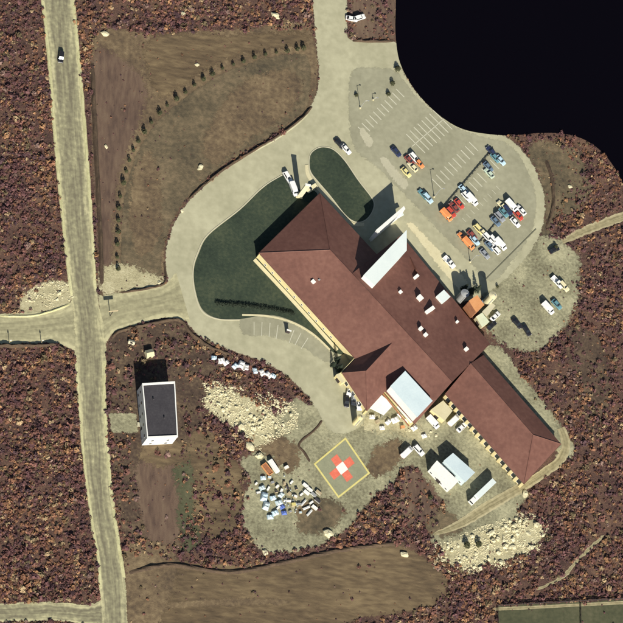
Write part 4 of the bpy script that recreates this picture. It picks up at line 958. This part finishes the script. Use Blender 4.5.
for k in range(14): store('drum', 288+random.uniform(-4,10), 476+random.uniform(-3,40), 0, 'blue drum standing loose in the gravel yard', 'drums in the yard', 1.0)
store('crate', 293, 505, .2, 'yellow crate between the tarpaulin heap and the pipes', G1, 1.2, M_yellow)
store('crate', 286, 468, .6, 'crate standing alone above the scattered stores', G1, 1.2)
store('bundle', 263, 478, .2, 'small pale bundle behind the orange skip', G1, .9)
for k, (x, y, a, kd) in enumerate(((258,493,.3,'boards'),(268,489,1.1,'boards'),(276,492,.2,'crate'),(291,483,.9,'boards'),(296,489,.3,'crate'),(301,495,.8,'boards'),(287,501,.1,'pipes'),(278,508,.9,'boards'),(290,512,.5,'crate'),(300,513,.2,'crate'),(311,503,.7,'boards'),(256,484,.9,'crate'))):
    store(kd, x, y, a, {'boards':'loose pile of boards','crate':'small crate','pipes':'short stack of pipes'}[kd]+' tucked among the stores, '+ORD[k]+' of the strays from the west', 'stray stores in the yard', .8)
# open trailer, orange skip
def trailer(px, py, dx, dy):
    p = P2(px, py); e = empty('flat_trailer', p.x, p.y, .05, heading(px, py, dx, dy)); tag(e, 'long white trailer beside the orange skip', 'trailer')
    box('deck', -3.4, 3.4, -1.1, 1.1, .7, .9, M_white, e); box('load', -3.2, 3.1, -.95, .95, .902, 1.9, M_white, e, .05); wheels(e, (-1.6, -.6), 2.1, .36); bobj('drawbar', lambda bm: bm_cyl(bm, (3.4,0,.75), (4.8,0,.5), .1, 6), M_metal, e)
trailer(273,467,1,1.5)
p = P2(266.5,470); e = empty('skip', p.x, p.y, .05, heading(266,470,1,1.3)); tag(e, 'orange skip beside the white trailer', 'skip')
bobj('shell', lambda bm: [bm_box(bm,-2.6,2.6,-1.15,1.15,.15,.3), bm_box(bm,-2.8,2.8,-1.25,-1.1,.301,1.6), bm_box(bm,-2.8,2.8,1.1,1.25,.301,1.6), bm_box(bm,-2.8,-2.6,-1.1,1.1,.301,1.5), bm_box(bm,2.6,2.8,-1.1,1.1,.301,1.5)], M_orange, e)
box('fill', -2.55, 2.55, -1.05, 1.05, .31, 1.25, M_rust, e); 
for x in (-1.3, 1.3): box('rib', x-.07, x+.07, -1.33, -1.26, .3, 1.5, M_orange, e)
# blue and white wrapped bundles in the ditch below the curved road
for k, (x, y, s) in enumerate(((214,358,.8),(221,361,1.1),(226,363,.9),(235,366,.9),(241,365,1.2),(246,368,1.0),(255,371,.9),(262,373,1.0),(268,375,1.0),(273,376,.8))):
    store('bundle', x, y, .3*k, ORD[k]+' wrapped bundle from the western end of the row along the curved road', 'bundles along the curved road', s*1.15, M_white if k % 3 else M_tarp)
store('bundle', 401, 414, .8, 'white bundle below the dormer, nearest the loading canopy', 'bundles below the dormer', 1.2, M_white)
store('bundle', 407, 420, .8, 'white bundle below the dormer, farther from the loading canopy', 'bundles below the dormer', 1.1, M_white)
for x, y, a, s_, lb in ((395,420,.5,1.3,'white bundle directly under the red sill of the dormer'),(388,422,.9,1.0,'pale bundle in the middle of the sandy patch'),(382,428,.2,.9,'pale bundle on the southern side of the sandy patch'),(414,428,.7,1.1,'white bundle nearest the van below the cream annex'),(372,417,.1,1.0,'pale bundle by the post of the loading canopy'),(424,436,.4,.9,'pale bundle farthest out from the dormer')):
    store('bundle', x, y, a, lb, 'bundles below the dormer', s_, M_white)
store('crate', 402, 428, .2, 'orange crate on the yard below the dormer', None, 1.3, M_orange)
store('crate', 377, 422, .5, 'yellow-brown crate below the loading canopy', None, 1.2, M_timber)
# ------------------------------------------------------------------ foliage
def leafcloud(n, fr, fz, size, seed, base=.25):
    """leaf-sized quads through a dome-shaped volume; returns verts (n*4,3)"""
    g = np.random.default_rng(seed); out = np.zeros((n, 4, 3))
    for i in range(n):
        while True:
            q = g.uniform(-1, 1, 3)
            if q.dot(q) <= 1: break
        rr = .55+.45*math.sqrt(g.random()); q = q/max(1e-3, np.linalg.norm(q))*rr
        q[2] = abs(q[2]) if g.random() < .8 else q[2]*.5
        c = np.array([q[0]*fr, q[1]*fr, base+q[2]*fz])
        nn = q+g.normal(0, .5, 3); nn[2] += .4; nn /= np.linalg.norm(nn)
        a = np.cross(nn, g.normal(0, 1, 3)); a /= np.linalg.norm(a); b = np.cross(nn, a); s = size*g.uniform(.6, 1.4)
        for j, (u, v) in enumerate(((-1,-.6),(1,-.6),(.7,.7),(-.7,.7))): out[i, j] = c+a*u*s+b*v*s
    return out
def quadmesh(name, V, m, parent=None, col=None):
    V = V.reshape(-1, 3); n = len(V)//4
    me = bpy.data.meshes.new(name); me.vertices.add(len(V)); me.vertices.foreach_set('co', V.astype(np.float32).ravel())
    me.loops.add(n*4); me.loops.foreach_set('vertex_index', np.arange(n*4, dtype=np.int32))
    me.polygons.add(n); me.polygons.foreach_set('loop_start', np.arange(0, n*4, 4, dtype=np.int32)); me.polygons.foreach_set('loop_total', np.full(n, 4, np.int32))
    me.update(calc_edges=True)
    if col is not None:
        at = me.color_attributes.new('leafcol', 'FLOAT_COLOR', 'POINT'); at.data.foreach_set('color', col.astype(np.float32).ravel())
    return link(name, me, m, parent)
# planted shrubs along the curve
SHR = []
for k in range(3):
    e = empty('planted_shrub', 0, 0)
    bobj('stem', lambda bm: [bm_cyl(bm, (0,0,0), (0,0,.9), .07, 6, .04), bm_cyl(bm, (0,0,.5), (.35,.1,1.2), .04, 5, .02), bm_cyl(bm, (0,0,.6), (-.3,.2,1.3), .04, 5, .02)], M_bark, e)
    quadmesh('foliage', leafcloud(130, .75, 1.5, .16, 40+k, .35), M_leaf, e); SHR.append(e)
usedS = set()
for i, (x, y) in enumerate(arc):
    k = i % 3; o = SHR[k] if k not in usedS else copy_tree(SHR[k]); usedS.add(k)
    p = P2(x, y+3); s = random.uniform(.95, 1.6); o.location = (p.x, p.y, .04); o.rotation_euler = (0, 0, random.uniform(0, 6)); o.scale = (s, s, s*random.uniform(.9,1.15))
    tag(o, ORD[i]+' dark shrub of the curved row, counted from its eastern end', 'shrub', 'shrubs of the curved row')
def spruce():
    e = empty('spruce_tree', 0, 0); bobj('trunk', lambda bm: bm_cyl(bm, (0,0,0), (0,0,5.6), .16, 7, .03), M_bark, e)
    g = np.random.default_rng(77); out = []
    for i in range(420):
        z = .5+5.6*g.random()**1.25; r = (1-(z-.3)/6.2)*1.75*(.75+.35*math.sin(z*7)**2)*math.sqrt(g.uniform(.25, 1)); a = g.uniform(0, 6.28)
        c_ = np.array([math.cos(a)*r, math.sin(a)*r, z-.12*r]); d_ = np.array([math.cos(a), math.sin(a), -.35]); t_ = np.array([-math.sin(a), math.cos(a), g.uniform(-.3,.3)]); s_ = g.uniform(.16, .34)
        out.append([c_-d_*s_-t_*s_*.6, c_-d_*s_+t_*s_*.6, c_+d_*s_+t_*s_*.25, c_+d_*s_-t_*s_*.25])
    quadmesh('crown', np.array(out), M_hedge, e); return e
SPR = spruce()
for k, (x, y, s_, lb) in enumerate(((338,370,1.0,'dark spruce hard against the western tip of the short wing'),(332.5,366,.8,'smaller dark spruce by the curved lot, west of the short wing'),(336.5,361,.9,'dark spruce at the inner corner of the short wing'),
        (463,290,1.0,'dark spruce at the north wall nearest the lone pickup'),(469.5,293,1.15,'tallest dark spruce between the north wall and the lamp post'),(476,291,1.0,'dark spruce just in front of the orange boiler house'))):
    o = SPR if k == 0 else copy_tree(SPR); p = P2(x, y); o.location = (p.x, p.y, .05); o.rotation_euler = (0, 0, k*1.3); o.scale = (s_, s_, s_*1.05); tag(o, lb, 'tree', 'spruces by the hospital walls')
# hedge in the lawn
hv = []
c = catmull([(217,304),(240,306),(265,309),(292,314)], 14)
for i, q in enumerate(c):
    p = P(q.x, q.y); L_ = leafcloud(80, 1.0, 1.3, .17, 300+i, .3); L_ = L_+np.array([p.x+random.uniform(-.2,.2), p.y+random.uniform(-.2,.2), .1]); hv.append(L_)
h = quadmesh('hedge', np.concatenate(hv), M_hedge); tag(h, 'low dark clipped hedge across the southern part of the big lawn', 'hedge')
# tall shrubs that stand out singly
def tallshrub(px, py, s, label):
    o = copy_tree(SHR[1]); p = P2(px, py); o.name = 'shrub'; o.location = (p.x, p.y, .03); o.scale = (s*1.2, s*1.2, s); o.rotation_euler = (0, 0, random.uniform(0, 6)); tag(o, label, 'shrub')
for x, y, s, lb in ((397,70,1.6,'round shrub on the parking island nearest the pond'),(388,95,1.2,'olive shrub at the eastern tip of the stall row'),(392,84,1.3,'olive shrub between the island and the stall row'),(356,96,1.0,'shrub beside the northern lamp post'),(497,287,.8,'tiny shrub at the corner of the dark kerb'),
                    (430,498,1.3,'bush at the rim of the brush hollow by the white portable building'),(466,546,1.7,'dark bush above the eastern rubble heap'),(478,545,1.6,'second dark bush above the eastern rubble heap, nearer the track'),(555,248,1.2,'bush by the black car on the eastern gravel')): tallshrub(x, y, s, lb)
# mask of open brush land, in photograph pixels
X0, Y0, NXY = -60, -60, 750
gx, gy = np.meshgrid(np.arange(NXY)+X0+.5, np.arange(NXY)+Y0+.5)
def fill(poly):
    c = np.zeros(gx.shape, bool); n = len(poly); j = n-1
    for i in range(n):
        xi, yi, xj, yj = poly[i][0], poly[i][1], poly[j][0], poly[j][1]
        if yi != yj: c ^= ((yi > gy) != (yj > gy)) & (gx < (xj-xi)*(gy-yi)/(yj-yi)+xi)
        j = i
    return c
dens = np.ones(gx.shape)
factor = {'field': .06, 'bare_soil': .06, 'grass_plot': .03, 'house_plot': .38, 'soil_patch': .25, 'bare_field': .03, 'green_field': .02, 'gravel_yard': .012, 'brush_floor': 1.3, 'sand_patch': .06, 'east_yard': .03, 'verge': .12, 'plot': .3}
for nm, poly in SHEETS.items():
    base = nm.rstrip('0123456789'); msk = fill([(p[0], p[1]) for p in poly]); dens[msk] = np.minimum(dens[msk], .45) if base == 'soil_patch' else factor.get(base, 0.0)
hard = dens == 0
bl = dens.copy()
for ax in (0, 1):
    acc = np.zeros_like(bl)
    for k in range(-5, 6): acc += np.roll(bl, k, ax)
    bl = acc/11
dens = np.where(hard, 0, .35*dens+.65*bl)
for poly in ([(250,262),(318,190),(372,235),(410,228),(500,345),(565,445),(525,492),(452,420),(400,430),(340,385)], [(132,380),(182,378),(182,452),(134,452)]): dens[fill(poly)] = 0
dens[(gx > 125) & (gx < 310) & (gy > 12) & (gy < 30)] = 1.3
nz = np.array([[noise.noise((x*.035, y*.035, 4.4)) for x in range(0, NXY, 5)] for y in range(0, NXY, 5)])
nz = np.repeat(np.repeat(nz, 5, 0), 5, 1)[:NXY, :NXY]
dens *= np.clip(.95+1.0*nz, .5, 1.7)
dens[(gx < 75)] *= 1.15
NB = 33000
cum = np.cumsum(dens.ravel()); pick = np.searchsorted(cum, rng.random(NB)*cum[-1])
bx = gx.ravel()[pick]+rng.uniform(-.5, .5, NB); by = gy.ravel()[pick]+rng.uniform(-.5, .5, NB)
TPL = [leafcloud(20, .8, .8, .27, 900+k, .1) for k in range(14)]
pal = np.array([[.118,.060,.060],[.150,.074,.060],[.205,.104,.064],[.285,.160,.085],[.33,.24,.14],[.078,.046,.050],[.125,.096,.056],[.19,.125,.105]])
wts = np.array([.26,.2,.14,.08,.06,.14,.07,.05])
regions = [('west', lambda x, y: (x < 75) & (y < 330), 'autumn brush west of the gravel road, northern part'), ('southwest', lambda x, y: (x < 100) & (y >= 330), 'autumn brush west of the gravel road, southern part'),
           ('east', lambda x, y: (x > 480) & (y < 470), 'autumn brush east of the hospital'), ('south', lambda x, y: (y >= 440) & (x >= 100), 'autumn brush south of the yards'), ('rest', lambda x, y: np.ones(len(x), bool), 'brush and tufts round the fields and the house')]
left = np.ones(NB, bool)
for nm, test, lb in regions:
    sel = left & test(bx, by); left &= ~sel; idx = np.where(sel)[0]; Vs = []; Cs = []
    for i in idx:
        p = P(bx[i], by[i]); dm_ = dens.ravel()[pick[i]]
        s = (.5+.8*rng.random()**1.7+(.9 if rng.random() < .07 else 0))*(1.0 if dm_ > .3 else .5); a = rng.uniform(0, 6.28); ca_, sa_ = math.cos(a), math.sin(a)
        T_ = TPL[int(rng.integers(14))]; V = np.empty_like(T_)
        V[..., 0] = (T_[..., 0]*ca_-T_[..., 1]*sa_)*s+p.x; V[..., 1] = (T_[..., 0]*sa_+T_[..., 1]*ca_)*s+p.y; V[..., 2] = T_[..., 2]*s*rng.uniform(.55, 1.1)
        w = wts.copy(); q = noise.noise((bx[i]*.03, by[i]*.03, 8.1)); w[2:5] *= max(.15, 1+2.2*q); w[[0, 5]] *= max(.3, 1-1.2*q); w /= w.sum()
        cc = pal[rng.choice(8, p=w)]*rng.uniform(.85, 1.2)
        cl = np.ones((20, 4, 4)); cl[..., :3] = cc*rng.uniform(.75, 1.3, (20, 1, 1)); Vs.append(V); Cs.append(cl)
    if not len(idx): continue
    o = quadmesh('brush', np.concatenate(Vs), M_brush, None, np.concatenate(Cs).reshape(-1, 4)); o['kind'] = 'stuff'; o['label'] = lb; o['category'] = 'brush'
